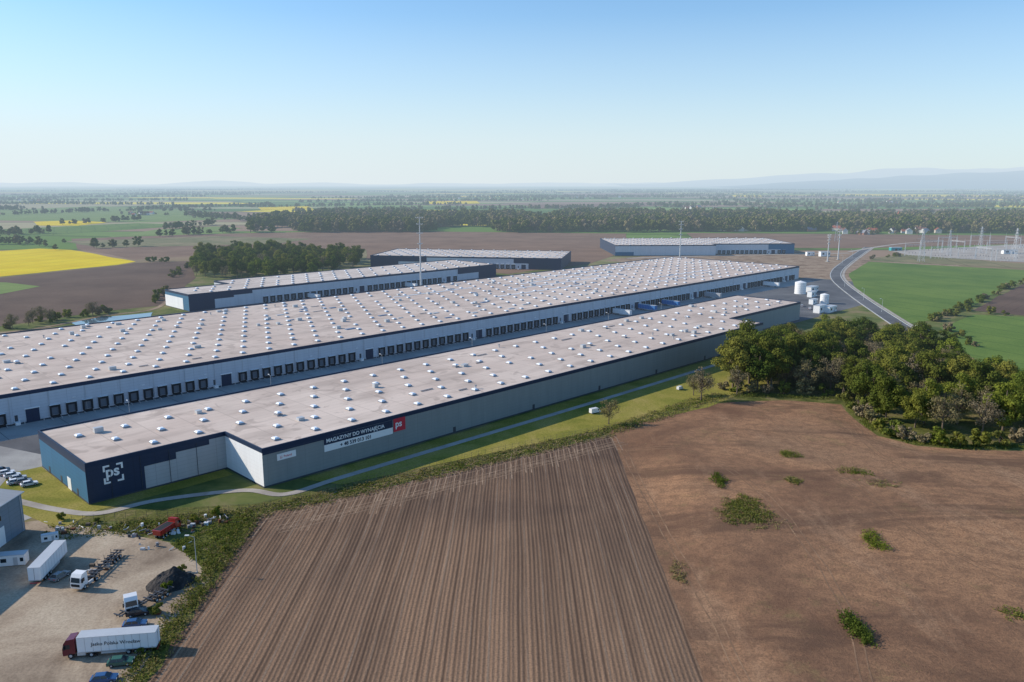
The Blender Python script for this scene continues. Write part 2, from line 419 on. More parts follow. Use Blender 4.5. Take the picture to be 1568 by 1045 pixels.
HED=g((262,832),(385,784),(394,792),(225,1045))+[(-65,60),(-72,60)]+g((200,1045),(255,960),(318,890),(312,868))
sheet('lot_verge',HED,.06,m_scrub,.8,4)
m_rape=M_crop('rapeseed',(.70,.50,.004),(.80,.61,.01),.3,30,(.38,.35,.02))
m_soilD=M_crop('dark_ploughed_soil',(.12,.078,.057),(.17,.112,.08),.8,9,(.08,.052,.04))
m_soilR=M_crop('red_brown_soil',(.20,.125,.083),(.27,.172,.115),1.2,16,(.16,.10,.07))
m_green=M_crop('winter_wheat',(.10,.17,.035),(.165,.235,.05),-.5,22,(.06,.11,.028))
m_green2=M_crop('winter_wheat_pale',(.17,.24,.065),(.22,.28,.08),.5,26,(.11,.16,.04))
m_fall=M_crop('fallow_land',(.16,.165,.07),(.29,.235,.13),.2,35)
sheet('rapeseed_field',g((-90,390),(60,381),(110,383),(208,401),(180,406),(0,424),(-140,438)),.12,m_rape,1.5,20)
sheet('dark_ploughed_field',g((-140,440),(0,426),(180,407),(208,403),(292,400),(300,425),(250,468),(150,478),(0,500),(-140,512)),.08,m_soilD,1,15)
sheet('meadow_strip',g((-80,432),(10,433),(62,439),(0,451),(-80,460)),.16,m_green2)
sheet('far_ploughed_field',g((110,366),(300,359),(560,354),(960,358),(958,378),(940,392),(900,405),(780,420),(555,396),(300,392),(210,398),(120,382)),.08,m_soilR,2,30)
sheet('meadow_strip',g((100,370),(330,362),(480,366),(420,374),(150,380)),.18,m_fall,2,25)
sheet('meadow_strip',g((420,380),(560,384),(560,398),(470,394)),.18,m_fall,2,25)
sheet('far_ploughed_field',g((1050,357),(1568,361),(1700,362),(1700,376),(1568,374),(1300,381),(1220,380),(1060,366)),.10,m_soilR,2,30)
sheet('wheat_field',g((1300,420),(1330,401),(1568,414),(1720,418),(1720,400),(1568,428),(1490,468),(1430,490),(1386,497),(1345,468),(1310,446)),.10,m_green,1,15)
sheet('wheat_field',g((1440,502),(1490,482),(1568,486),(1760,500),(1760,640),(1568,606),(1500,560)),.10,m_green,1,15)
sheet('dark_ploughed_field',g((1490,476),(1568,434),(1760,400),(1760,492),(1568,484)),.12,m_soilD,1,15)
sheet('meadow_strip',g((1335,396),(1380,390),(1568,404),(1700,408),(1700,414),(1568,411),(1332,400)),.16,m_fall)
sheet('meadow_strip',g((240,352),(330,347),(372,350),(300,357),(160,364)),.16,m_green2)
sheet('meadow_strip',g((0,352),(120,346),(210,342),(300,345),(170,354),(0,366)),.14,m_green,2,40)
sheet('rapeseed_field',g((50,340),(110,338),(165,341),(120,346),(60,346)),.30,m_rape,2,40)
sheet('fallow_field',g((0,322),(150,316),(300,322),(380,335),(220,341),(0,338)),.12,m_green2,2,40)
sheet('rapeseed_field',g((650,308.5),(730,308),(735,312),(660,313)),.5,m_rape)
sheet('rapeseed_field',g((1290,297.5),(1568,299),(1568,302),(1290,300.5)),.5,m_rape)
sheet('rapeseed_field',g((1120,299),(1165,299),(1168,302.5),(1125,302)),.5,m_rape)
sheet('rapeseed_field',g((395,318),(470,316),(480,320),(400,322)),.5,m_rape)
sheet('fallow_field',g((860,297),(1010,296),(990,303),(870,302)),.5,m_soilR)
sheet('fallow_field',g((1180,308),(1400,306),(1450,311),(1200,314)),.5,m_green2)
sheet('fallow_field',g((800,314),(1000,311),(1020,316),(820,320)),.5,m_soilR)
sheet('pond',g((110,494),(150,487),(232,479),(228,487),(120,500)),.10,M_plain('water',(.10,.16,.20),.06,.1,.02,spec=.5),.8,6)
sheet('industrial_ground',[Ls(640,-30),Ls(760,-30),Ls(900,60),Ls(900,330),Ls(640,330)],.03,m_dirt,3,20)
sheet('substation_yard',g((1365,385),(1568,374),(1650,376),(1650,402),(1568,402),(1400,393)),.14,m_path)
mb=MB(); road(mb,smooth_line(g((-60,517),(60,503),(160,484),(235,474),(262,455))),3.2,.14); mb.obj('farm_track',[m_dirt])
mb=MB(); road(mb,smooth_line(g((1300,386),(1400,372),(1568,368),(1700,366))),6,.18); road(mb,smooth_line(g((960,396),(1100,392),(1300,388))),7,.16); mb.obj('farm_track',[m_path])

mb=MB()
RL=smooth_line(g((1330,379),(1312,391),(1295,403),(1281,416),(1283,430),(1312,454),(1350,480),(1390,506),(1430,530)))
road(mb,RL,9.5,.16,0); mb.obj('access_road',[m_asph])
mb=MB(); L_,R_=strip_pts(RL,9.0); road(mb,L_,.35,.19); road(mb,R_,.35,.19); mb.obj('road_edge_lines',[m_white_line])
mb=MB(); L_,R_=strip_pts(RL,13.5); road(mb,L_,2.2,.17); mb.obj('cycle_path',[m_path])
mb=MB(); L_,R_=strip_pts(RL,10.0)
for P in (L_,R_):
    a,b=strip_pts(P,.25)
    for i in range(len(P)-1):
        mb.quad((*b[i],.27),(*b[i+1],.27),(*a[i+1],.27),(*a[i],.27)); mb.quad((*b[i],.05),(*b[i+1],.05),(*b[i+1],.27),(*b[i],.27)); mb.quad((*a[i+1],.05),(*a[i],.05),(*a[i],.27),(*a[i+1],.27))
mb.obj('road_kerb',[m_conc])

# tyre tracks
m_trk=M_ground_mix('compacted_soil',[(.24,.165,.115),(.34,.235,.16),(.44,.31,.215)],.25,2.5,.02)
m_trk2=M_ground_mix('track_soil',[(.19,.115,.074),(.28,.17,.105),(.40,.25,.15)],.12,2.2,.02)
mb=MB(); hu=Vector((101,72)).normalized(); hn=Vector((hu.y,-hu.x))
for i in range(13):
    x0=-58+i*7.2; yy=200+(x0+67)*.70
    c=Vector((x0,yy-11)); arc=[]; rr=5.0+random.uniform(-.8,2.0)
    for k in range(17):
        t=math.pi*k/16; arc.append((c.x-math.cos(t)*rr+math.sin(t)*1.0, c.y+math.sin(t)*rr*1.25))
    arc=[(arc[0][0]-.3,arc[0][1]-14)]+arc+[(arc[-1][0]+.3,arc[-1][1]-10)]
    for off in (0,1.7):
        L1,_=strip_pts(arc,off*2); road(mb,L1,.33,.062+.001*i)
for off in (3,8.5,11):
    A_=Vector((-64,193))+hn*off; Bq=Vector((32,261.5))+hn*off
    ln=[tuple(A_+(Bq-A_)*t/20+hn*math.sin(t*1.3)*.25) for t in range(21)]
    for o2 in (0,1.7):
        L1,_=strip_pts(ln,o2*2); road(mb,L1,.28,.08)
mb.obj('tyre_tracks',[m_trk])
mb=MB()
for k,ln in enumerate((((1200,620),(1290,636),(1345,686),(1450,722),(1600,750)),((1190,632),(1280,650),(1350,712),(1450,752),(1600,790)),((960,690),(1050,700),(1150,760),(1230,850),(1290,950),(1320,1060)),
        ((1170,640),(1240,700),(1320,770),(1430,850),(1600,930)),((950,690),(1000,790),(1060,900),(1140,1060)),((1150,625),(1260,632),(1320,672),(1440,706),(1600,728)))):
    lw=smooth_line(g(*ln),30); lw=[(x+noise.noise(Vector((x/9,y/9,k)))*.5,y+noise.noise(Vector((y/9,x/9,k)))*.5) for x,y in lw]
    for o2 in (0,1.8):
        L1,_=strip_pts(lw,o2*2); road(mb,L1,.30,.03+.002*k,0,gz)
mb.obj('tyre_tracks',[m_trk2])

# ------------------------------------------------------------------ warehouses
def offs(poly,d):
    n=len(poly); out=[]
    for i in range(n):
        p0=Vector(poly[i-1]);p=Vector(poly[i]);p2=Vector(poly[(i+1)%n])
        d1=(p-p0).normalized(); d2=(p2-p).normalized(); n1=Vector((d1.y,-d1.x)); n2=Vector((d2.y,-d2.x))
        k=(n1+n2); k=k/(1+n1.dot(n2)) if 1+n1.dot(n2)>.01 else n1
        out.append(tuple(p+k*d))
    return out
def warehouse(root,poly,h,wall,roof,band=m_band,bh=1.3,wallmats=None):
    mb=MB(); n=len(poly)
    for i in range(n):
        a=poly[i];b=poly[(i+1)%n]
        mb.quad((*a,0),(*b,0),(*b,h-bh),(*a,h-bh),wallmats[i] if wallmats else 0)
    mb.obj('walls',wall if isinstance(wall,list) else [wall],root)
    mb=MB(); P=offs(poly,.06)
    for i in range(n):
        a=P[i];b=P[(i+1)%n]; c=poly[i]; d=poly[(i+1)%n]
        mb.quad((*a,0),(*b,0),(*b,.45),(*a,.45)); mb.quad((*a,.45),(*b,.45),(*d,.45),(*c,.45))
    mb.obj('plinth',[m_dark],root)
    mb=MB(); P=offs(poly,.1); I=offs(poly,-.35)
    for i in range(n):
        a=P[i];b=P[(i+1)%n];c=I[i];d=I[(i+1)%n];e=poly[i];f=poly[(i+1)%n]
        mb.quad((*a,h-bh),(*b,h-bh),(*b,h),(*a,h)); mb.quad((*a,h),(*b,h),(*d,h),(*c,h)); mb.quad((*c,h),(*d,h),(*d,h-.5),(*c,h-.5))
        mb.quad((*e,h-bh),(*f,h-bh),(*b,h-bh),(*a,h-bh))
    mb.obj('parapet',[band],root)
    mb=MB(); mb.poly([(x,y,h-.45) for x,y in I]); mb.obj('roof',[roof],root)
def skylights(root,poly,h,px,py,ox,oy,w=2.0,l=2.3,stag=True,keep=.95):
    mb=MB(); I=offs(poly,-3); xs=[p[0] for p in poly]; ys=[p[1] for p in poly]
    r=0;y=min(ys)+oy
    while y<max(ys):
        x=min(xs)+ox+(px/2 if stag and r%2 else 0)
        while x<max(xs):
            if inside(x,y,I) and random.random()<keep:
                op=.5 if random.random()<.04 else 0
                mb.box(x-w/2,x+w/2,y-l/2,y+l/2,h-.45,h+.0,1); mb.box(x-w/2+.05,x+w/2-.05,y-l/2+.05,y+l/2-.05,h+op,h+.38+op,0,.45,.45)
            x+=px
        y+=py; r+=1
    mb.obj('skylights',[m_sky,m_curb],root)
def docks(root,s0,s1,q,zb=0,pitch=5.6,group=11,gap=12,stairs=True):
    mb=MB(); s=s0; k=0
    while s<s1-4:
        if k==group:
            mb.box(s+.5,s+2.0,q-1.8,q-.003,0,1.2,3); mb.box(s+.7,s+1.7,q-.06,q-.003,1.2,3.4,2)
            mb.box(s+4.3,s+8.7,q-.12,q-.003,0,5.0,4); mb.box(s+4.0,s+9.0,q-.3,q-.003,5.0,5.35,3)
            mb.box(s+3.3,s+3.5,q-1.4,q-1.2,0,1.3,5); mb.box(s+9.5,s+9.7,q-1.4,q-1.2,0,1.3,5)
            s+=gap; k=0; continue
        x=s
        mb.box(x,x+.55,q-.75,q-.003,1.0,4.9,0); mb.box(x+3.0,x+3.55,q-.75,q-.003,1.0,4.9,0); mb.box(x+.55,x+3.0,q-.75,q-.003,4.1,4.9,0)
        mb.box(x+.55,x+3.0,q-.12,q-.003,1.15,4.1,1)
        mb.box(x+.3,x+3.3,q-.45,q-.003,0.0,1.0,0)
        mb.box(x-.05,x+3.6,q-.9,q-.003,4.9,5.0,3)
        for gx in (x+.1,x+3.3): mb.box(gx,gx+.15,q-2.6,q-.8,0,.5,6)
        s+=pitch; k+=1
    mb.obj('dock_doors',[m_black,m_door,m_dark,m_white,m_navy,m_galv,m_galv],root)
def roof_units(root,poly,h,n,seed):
    random.seed(seed); I=offs(poly,-6); mb=MB()
    for (x,y) in rand_in(I,n):
        t=random.random()
        if t<.5: mb.box(x,x+random.uniform(1.5,3),y,y+random.uniform(1.2,2.2),h-.4,h+random.uniform(.5,1.2),0)
        elif t<.8: mb.tube((x,y,h-.45),(x,y,h+.7),.3,.3,8,0); mb.tube((x,y,h+.7),(x,y,h+.95),.5,.5,8,1)
        else: mb.box(x,x+random.uniform(3,8),y,y+.5,h-.3,h-.05,1)
    mb.obj('rooftop_units',[m_galv,m_curb],root)

HH=11.7
A=empty('logistics_warehouse',(OX,OY,0),TH)
PA=[(0,0),(39,0),(39,-22.5),(330,-22.5),(330,-3),(416,-3),(416,41.5),(0,41.5)]
warehouse(A,PA,HH,[m_wallG,m_wallWhite,m_blue,m_wallM],m_roof,wallmats=[3,1,0,3,0,3,3,2])
skylights(A,PA,HH,13.2,11.0,7,6)
roof_units(A,PA,HH,34,3)
mb=MB()
mb.box(-.12,15,-.09,-.003,.45,HH-1.3,0); mb.box(15,24,-.09,-.003,7.0,HH-1.3,0); mb.box(24,34,-.09,-.003,8.9,HH-1.3,0)
mb.box(39.0,62,-22.6,-22.503,8.8+.9,HH-1.3,0)
mb.box(-.09,-.003,0,41.5,HH-2.6,HH-1.3,0)
mb.obj('navy_facade_panels',[m_navy],A)
mb=MB()
X0,X1,Z0,Z1=4.2,9.4,4.6,9.8; t_=.5; l_=1.7
for (xa,xb) in ((X0,X0+l_),(X1-l_,X1)):
    mb.box(xa,xb,-.16,-.093,Z1-t_,Z1); mb.box(xa,xb,-.16,-.093,Z0,Z0+t_)
for xa in (X0,X1-t_):
    mb.box(xa,xa+t_,-.16,-.093,Z1-l_,Z1-t_); mb.box(xa,xa+t_,-.16,-.093,Z0+t_,Z0+l_)
mb.obj('logo_brackets',[m_white],A)
def text(s,size,loc,mat,parent,rot=(R(90),0,0),name='lettering',ext=.02,bold=.0):
    c=bpy.data.curves.new(name,'FONT'); c.body=s; c.size=size; c.extrude=ext; c.offset=bold; c.materials.append(mat)
    o=bpy.data.objects.new(name,c); link(o,parent); o.location=loc; o.rotation_euler=rot; return o
text('ps',4.2,(4.75,-.12,6.5),m_white,A,bold=.10)
mb=MB(); y=-22.5
mb.box(59,84.3,y-.12,y-.003,7.9,10.3,0); mb.box(59,84.3,y-.12,y-.003,5.8,7.9,1); mb.box(84.7,89.4,y-.14,y-.003,6.2,10.5,2); mb.box(43.5,49.5,y-.1,y-.003,7.0,8.9,1)
mb.obj('banner_boards',[m_navy,m_white,m_red],A)
text('MAGAZYNY DO WYNAJĘCIA',1.62,(59.7,y-.14,8.55),m_white,A,bold=.035)
text('+ 48 539 013 101',1.6,(64.5,y-.14,6.25),m_navy,A,bold=.04)
text('ps',3.0,(85.35,y-.16,7.7),m_white,A,bold=.07)
text('J.J. Poland',.95,(44.4,y-.12,7.6),m_red,A)
mb=MB()
for s0 in (110,150,190,231,272,312): mb.box(s0,s0+1.2,y-.05,y-.003,.02,2.2,0)
for s0 in range(6,38,8): mb.tube((s0,-.2,.3),(s0,-.2,HH-1.5),.06,.06,6,1,False)
for s0 in (8,22,33): mb.box(-.06,-.003,s0,s0+1.3,.02,2.2,0)
mb.box(-.07,-.003,14,17,.02,3.6,2)
mb.obj('doors_and_downpipes',[m_dark,m_dark,m_white],A)
mb=MB()
mb.box(416.003,416.6,6,30,1.5,5.5,0)
mb.obj('end_glazing',[m_glass],A)

B=empty('logistics_warehouse',(OX,OY,0),TH)
PB=[(-60,96.2),(625,96.2),(625,230),(-60,230)]
warehouse(B,PB,HH,m_wallW,m_roof,bh=1.4)
skylights(B,PB,HH,12.6,12.0,6,7,2.1,2.4)
roof_units(B,PB,HH,110,5)
docks(B,-56,618,96.2)
mb=MB()
for s0 in np.arange(-58,620,12.6): mb.tube((s0,96.0,.3),(s0,96.0,HH-1.5),.08,.08,6,0,False)
for s0 in np.arange(-50,610,25.2): mb.box(s0,s0+1.1,95.9,96.197,6.4,6.6,1)
mb.obj('downpipes_and_lamps',[m_galv,m_white],B)
mb=MB()
for i,(s0,q0,l) in enumerate(((300,150,90),(330,170,120),(360,186,110),(395,204,140),(430,122,70),(460,138,90),(500,214,60),(250,196,70))):
    mb.box(s0,s0+l,q0,q0+1.3,HH-.44,HH-.28,0)
mb.obj('roof_light_strips',[m_sky],B)
mb=MB()
for i in range(46):
    s0=random.uniform(150,560);q0=random.uniform(104,222); mb.box(s0,s0+random.uniform(2,6),q0,q0+random.uniform(1,2.4),HH-.44,HH-.1,random.choice((0,0,1)))
mb.obj('solar_and_tarps',[M_plain('blue_tarp',(.14,.20,.30),.4),m_galv],B)

C=empty('logistics_warehouse',(OX,OY,0),TH)
PC=[(160,303),(447,303),(447,365),(207,365),(207,341),(160,341)]
warehouse(C,PC,HH,[m_wallW,m_blue,m_wallWhite],m_roof2,wallmats=[0,0,0,0,0,1],bh=1.4)
skylights(C,PC,HH,12.6,11,6,6)
docks(C,214,400,303,group=14)
mb=MB()
mb.box(160.1,178,302.9,302.997,.45,HH-1.4,0); mb.box(178,192,302.9,302.997,6.8,HH-1.4,0); mb.box(192,206,302.9,302.997,8.2,HH-1.4,0)
mb.box(400,446.9,302.9,302.997,6,HH-1.4,0); mb.box(425,446.9,302.9,302.997,.45,6,0)
mb.box(159.9,159.997,312,341,.45,8.2,1)
mb.obj('facade_panels',[m_navy,m_wallWhite],C)
D=empty('distribution_hall',(-146,822,0),R(-10.2))
PD=[(0,0),(198,0),(198,88),(0,88)]
warehouse(D,PD,HH,[m_wallW,m_navy],m_roof2,wallmats=[0,0,0,1],bh=1.4)
skylights(D,PD,HH,12.6,11,6,6); docks(D,92,160,0)
mb=MB(); mb.box(.1,30,-.1,-.003,.45,HH-1.4,0); mb.box(30,60,-.1,-.003,6,HH-1.4,0); mb.box(165,197.9,-.1,-.003,.45,HH-1.4,0); mb.box(198.003,198.1,0,88,.45,HH-1.4,0); mb.box(150,165,-.1,-.003,6,HH-1.4,0)
mb.obj('facade_panels',[m_navy],D)
Eb=empty('distribution_hall',(122,944,0),R(2.4))
PE=[(0,0),(120,0),(120,18),(222,18),(222,120),(0,120)]
warehouse(Eb,PE,HH+1,[m_wallW,m_navy],m_roof2,wallmats=[0,0,0,0,0,1],bh=1.2)
skylights(Eb,PE,HH+1,12.6,11,6,6); docks(Eb,128,216,18)
mb=MB(); mb.box(.1,22,-.1,-.003,.45,4.5,0); mb.box(190,221.9,17.9,17.997,5.5,HH-.3,0); mb.box(205,221.9,17.9,17.997,.45,5.5,0); mb.obj('facade_panels',[m_blue],Eb)
Fb=empty('steel_shed',(-165,122,0),0)
mb=MB(); W=43.5; Ln=64; h=10; rg=12.6
mb.quad((W,0,0),(W,Ln,0),(W,Ln,h),(W,0,h)); mb.quad((0,Ln,0),(0,0,0),(0,0,h),(0,Ln,h))
mb.poly([(W,Ln,0),(0,Ln,0),(0,Ln,h),(W/2,Ln,rg),(W,Ln,h)]); mb.poly([(0,0,0),(W,0,0),(W,0,h),(W/2,0,rg),(0,0,h)])
mb.obj('walls',[M_cladding('shed_cladding',(.20,.25,.30))],Fb)
mb=MB(); mb.quad((W+.5,-.5,h-.05),(W+.5,Ln+.5,h-.05),(W/2,Ln+.5,rg+.1),(W/2,-.5,rg+.1)); mb.quad((-.5,Ln+.5,h-.05),(-.5,-.5,h-.05),(W/2,-.5,rg+.1),(W/2,Ln+.5,rg+.1))
mb.obj('roof',[m_roofgrey],Fb)
mb=MB()
for y0 in range(4,60,8): mb.box(W+.003,W+.08,y0,y0+4.2,.1,4.6,0); mb.box(W+.003,W+.06,y0+.5,y0+3.5,6.2,7.4,1)
mb.tube((W+.55,-.4,h-.1),(W+.55,Ln+.4,h-.1),.14,.14,6,2)
for y0 in (1,32,63): mb.tube((W+.2,y0,.1),(W+.2,y0,h-.2),.08,.08,6,2)
mb.obj('gates_windows_gutter',[m_white,m_glass,m_galv],Fb)

# ------------------------------------------------------------------ trees
def leaf_quads(P,Nn,S):
    n=len(P); r=np.random.normal(size=(n,3)); u=np.cross(Nn,r); u/=np.linalg.norm(u,axis=1)[:,None]+1e-9; w=np.cross(Nn,u)
    s=S[:,None]; asp=np.random.uniform(.5,1,size=(n,1))
    return np.stack([P-u*s-w*s*asp,P+u*s-w*s*asp,P+u*s*.8+w*s*asp,P-u*s*.7+w*s*asp],1)
def build_leafmesh(name,mb,quads,mats,slot):
    V=np.array(mb.v,dtype=np.float64).reshape(-1,3) if mb.v else np.zeros((0,3)); off=len(V)
    Q=quads.reshape(-1,3); AV=np.vstack([V,Q]) ; nq=len(quads)
    loops=[i for f in mb.f for i in f]; starts=[];t=0
    for f in mb.f: starts.append(t); t+=len(f)
    loops=np.concatenate([np.array(loops,dtype=np.int32),np.arange(nq*4,dtype=np.int32)+off]); starts=np.concatenate([np.array(starts,dtype=np.int32),t+4*np.arange(nq,dtype=np.int32)])
    me=bpy.data.meshes.new(name); me.vertices.add(len(AV)); me.vertices.foreach_set('co',AV.ravel())
    me.loops.add(len(loops)); me.loops.foreach_set('vertex_index',loops)
    me.polygons.add(len(starts)); me.polygons.foreach_set('loop_start',starts)
    for x in mats: me.materials.append(x)
    me.polygons.foreach_set('material_index',np.concatenate([np.zeros(len(mb.f),dtype=np.int32),np.full(nq,slot,dtype=np.int32)]))
    me.update(calc_edges=True); me.validate(); return me
def tree_mesh(name,seed,h,r,ncl,nlf,leaf,lm,low=.22,spars=1.0,limbs=14):
    random.seed(seed); np.random.seed(seed); mb=MB()
    tr=h*.018+.08; lean=Vector((random.uniform(-.04,.04)*h,random.uniform(-.04,.04)*h,0))
    pts=[Vector((0,0,-.2)),lean*.3+Vector((0,0,h*.25)),lean*.7+Vector((0,0,h*.5)),lean+Vector((0,0,h*.8))]
    for a,b,k in zip(pts[:-1],pts[1:],(1,.75,.5)): mb.tube(a,b,tr*k,tr*k*.7,7,0,False)
    cz=h*(low+1)/2; rz=h*(1-low)/2*.86; C=[]
    for i in range(ncl):
        while True:
            d=np.random.normal(size=3); d/=np.linalg.norm(d); rad=random.random()**.40
            q=np.array([d[0]*r*rad*.85,d[1]*r*rad*.85,cz+d[2]*rz*rad])
            if q[2]>h*low*.8: break
        q[0]*=random.uniform(.85,1.2); q[1]*=random.uniform(.85,1.2); C.append(q)
    for q in C[:limbs]:
        base=pts[1]+(pts[3]-pts[1])*random.uniform(0,.8); mid=(Vector(q)+base)/2+Vector((0,0,-.03*h))
        mb.tube(base,mid,tr*.4,tr*.25,5,0,False); mb.tube(mid,Vector(q),tr*.25,tr*.08,5,0,False)
        for _ in range(3):
            e=Vector(q)+Vector(np.random.normal(size=3))*r*.22; mb.tube(mid+(Vector(q)-mid)*.6,e,tr*.12,.02,4,0,False)
    P=[];Nn=[];S=[]
    for q in C:
        cr=r*random.uniform(.22,.42); n=int(nlf*(cr/(r*.32))**1.8*spars)
        d=np.random.normal(size=(n,3)); d/=np.linalg.norm(d,axis=1)[:,None]; rad=np.random.random((n,1))**.33
        off=d*rad*cr*np.array([1,1,.75]); P.append(q+off); nn=d+np.random.normal(size=(n,3))*.40+np.array([0,0,.3]); nn/=np.linalg.norm(nn,axis=1)[:,None]
        Nn.append(nn); S.append(leaf*np.random.uniform(.5,1.25,n))
    P=np.vstack(P);Nn=np.vstack(Nn);S=np.concatenate(S); P[:,2]=np.maximum(P[:,2],.15)
    return build_leafmesh(name,mb,leaf_quads(P,Nn,S),[m_bark,lm],1)
TA=[tree_mesh('tree_spring',11+i,18,7.0,38,210,.28,m_leafA,.10) for i in range(3)]
TB=[tree_mesh('tree_dark',31+i,20,7.2,40,210,.28,m_leafB,.10) for i in range(2)]
TC=[tree_mesh('tree_budding',51+i,16,5.6,34,80,.18,m_leafC,.18,.9,34) for i in range(2)]
BU=[tree_mesh('bush',71+i,4,2.6,12,90,.22,m,.0) for i,m in enumerate((m_leafA,m_weed,m_leafC))]
FT=[tree_mesh('forest_tree',91+i,17,6.8,16,28,1.0,m,.05,1,4) for i,m in enumerate((m_leafF,m_leafF,m_leafC))]

random.seed(5)
CL=g((1112,596),(1180,602),(1290,604),(1325,636),(1390,664),(1470,676),(1568,670),(1660,664),(1640,648),(1568,634),(1500,592),(1430,556),(1350,534),(1200,540),(1130,566))
used=[]
tries=0
while len(used)<104 and tries<15000:
    tries+=1
    (x,y),=rand_in(CL,1)
    if all((x-a)**2+(y-b)**2>7.0**2 for a,b in used): used.append((x,y))
for (x,y) in used:
    t=random.random()
    right=x>115
    me=random.choice(TC) if t<(.36 if right else .12) else (random.choice(TB) if t<.60 else random.choice(TA))
    place('deciduous_tree',me,(x,y,0),random.uniform(0,6.28),random.uniform(.78,1.15) if right else random.uniform(.9,1.28))
for p in ((1108,597),(1125,600),(1150,601),(1175,603),(1200,603),(1230,605),(1262,606),(1300,607),(1325,640),(1345,660),(1365,668),(1385,673),(1415,679),(1440,682),(1470,684),(1500,683),(1530,682),(1560,678),(1290,610),(1312,628),(1335,650)):
    x,y=G(*p); place('bush',random.choice(BU),(x,y,0),random.uniform(0,6),random.uniform(.9,1.7))
for p,me,sc in (((932,650),TC[0],.66),((1073,614),TC[1],.9),((1062,606),TC[0],.6),((1128,605),TC[1],.8)):
    x,y=G(*p); place('young_tree',me,(x,y,0),random.uniform(0,6),sc)
CP=g((298,424),(400,430),(500,422),(552,408),(545,396),(420,390),(310,394)); used=[];tries=0
while len(used)<170 and tries<9000:
    tries+=1; (x,y),=rand_in(CP,1)
    if all((x-a)**2+(y-b)**2>9**2 for a,b in used): used.append((x,y))
def forest(name,pts,protos,smin=.8,smax=1.3):
    k=len(protos); grp=[[] for _ in protos]
    for p in pts: grp[min(k-1,int(random.random()**1.4*k))].append(p)
    for me,ps in zip(protos,grp):
        if not ps: continue
        mb=MB()
        for (x,y) in ps:
            a=random.uniform(0,6.28); s=random.uniform(smin,smax)*.5*math.sqrt(2)
            mb.quad(*[(x+s*math.cos(a+i*math.pi/2),y+s*math.sin(a+i*math.pi/2),0) for i in range(4)])
        o=mb.obj(name,[]); o.instance_type='FACES'; o.use_instance_faces_scale=True; o.instance_faces_scale=1.0
        o.show_instancer_for_render=False; o.show_instancer_for_viewport=False
        c=bpy.data.objects.new('tree_crown',me); link(c,o)
forest('tree_copse',used,[TB[0],TA[0],TC[0]],.72,1.15)
random.seed(9)
fr=[]
FO=g((378,357),(600,356),(700,357),(1000,356),(1200,355),(1568,358),(1850,360),(1850,334),(1568,333),(1330,338),(1150,332),(900,331),(700,333),(520,331),(430,336),(385,345))
xs=[p[0] for p in FO];ys=[p[1] for p in FO]
x=min(xs)
while x<max(xs):
    y=min(ys)
    while y<max(ys):
        px=x+random.uniform(-5,5);py=y+random.uniform(-5,5)
        if inside(px,py,FO) and noise.noise(Vector((px/170,py/110,5)))<.26: fr.append((px,py))
        y+=12.5 if y<1700 else 15
    x+=12.5
forest('forest_belt',fr,FT,.65,1.5)
hd=[]
def belt(p,q,w,dens):
    L=math.dist(p,q); n=int(L*w*dens/100)+int(L/14)
    for _ in range(n):
        t=random.random(); hd.append((p[0]+(q[0]-p[0])*t+random.gauss(0,w/2),p[1]+(q[1]-p[1])*t+random.gauss(0,w/2)))
for a,b,w,d in (((0,374),(65,376),30,.5),((240,363),(360,356),12,.7),((255,352),(330,344),10,.6),((90,345),(210,338),8,.4),((0,330),(140,325),20,.4),((380,318),(700,314),40,.3),
                ((0,361),(60,357),50,.5),((290,330),(380,338),40,.4),((210,322),(420,314),30,.3),((640,322),(980,318),40,.3),((1000,315),(1500,318),40,.3),((450,325),(640,322),40,.4),((1240,328),(1568,326),40,.4),((60,384),(210,378),6,.1)):
    belt(G(*a),G(*b),w,d)
for _ in range(125):
    Y=2400*math.exp(random.random()**.85*1.5); X=random.uniform(-.85,.85)*Y
    L=random.uniform(150,900)*(.6+Y/6000); a=random.gauss(.1,.25); w=random.uniform(4,26)*(1+Y/6000)
    belt((X-L/2*math.cos(a),Y-L/2*math.sin(a)),(X+L/2*math.cos(a),Y+L/2*math.sin(a)),w,.10 if Y>5000 else .2)
hd=hd[:26000]
forest('tree_belts',hd,FT,.4,.95)
hd=[]
for a,b,w,d in (((1425,494),(1568,430),3,3),((1484,478),(1568,486),2.5,2),((1440,497),(1500,540),2,1),((60,493),(200,474),5,2.2),((1330,398),(1380,392),2,1),((0,505),(110,492),4,1),((230,470),(262,438),3,1),((262,425),(300,400),6,2),((220,400),(300,402),4,1)):
    belt(G(*a),G(*b),w,d)
forest('hedgerow',hd,[BU[0],BU[1],BU[2]],.6,1.5)
hd=[]
for a,b,w,d in (((60,497),(195,477),7,.7),((0,506),(60,498),4,.3),((1400,520),(1440,560),8,1)): belt(G(*a),G(*b),w,d)
forest('tree_row',hd,[TC[0],TC[1]],.4,.75)

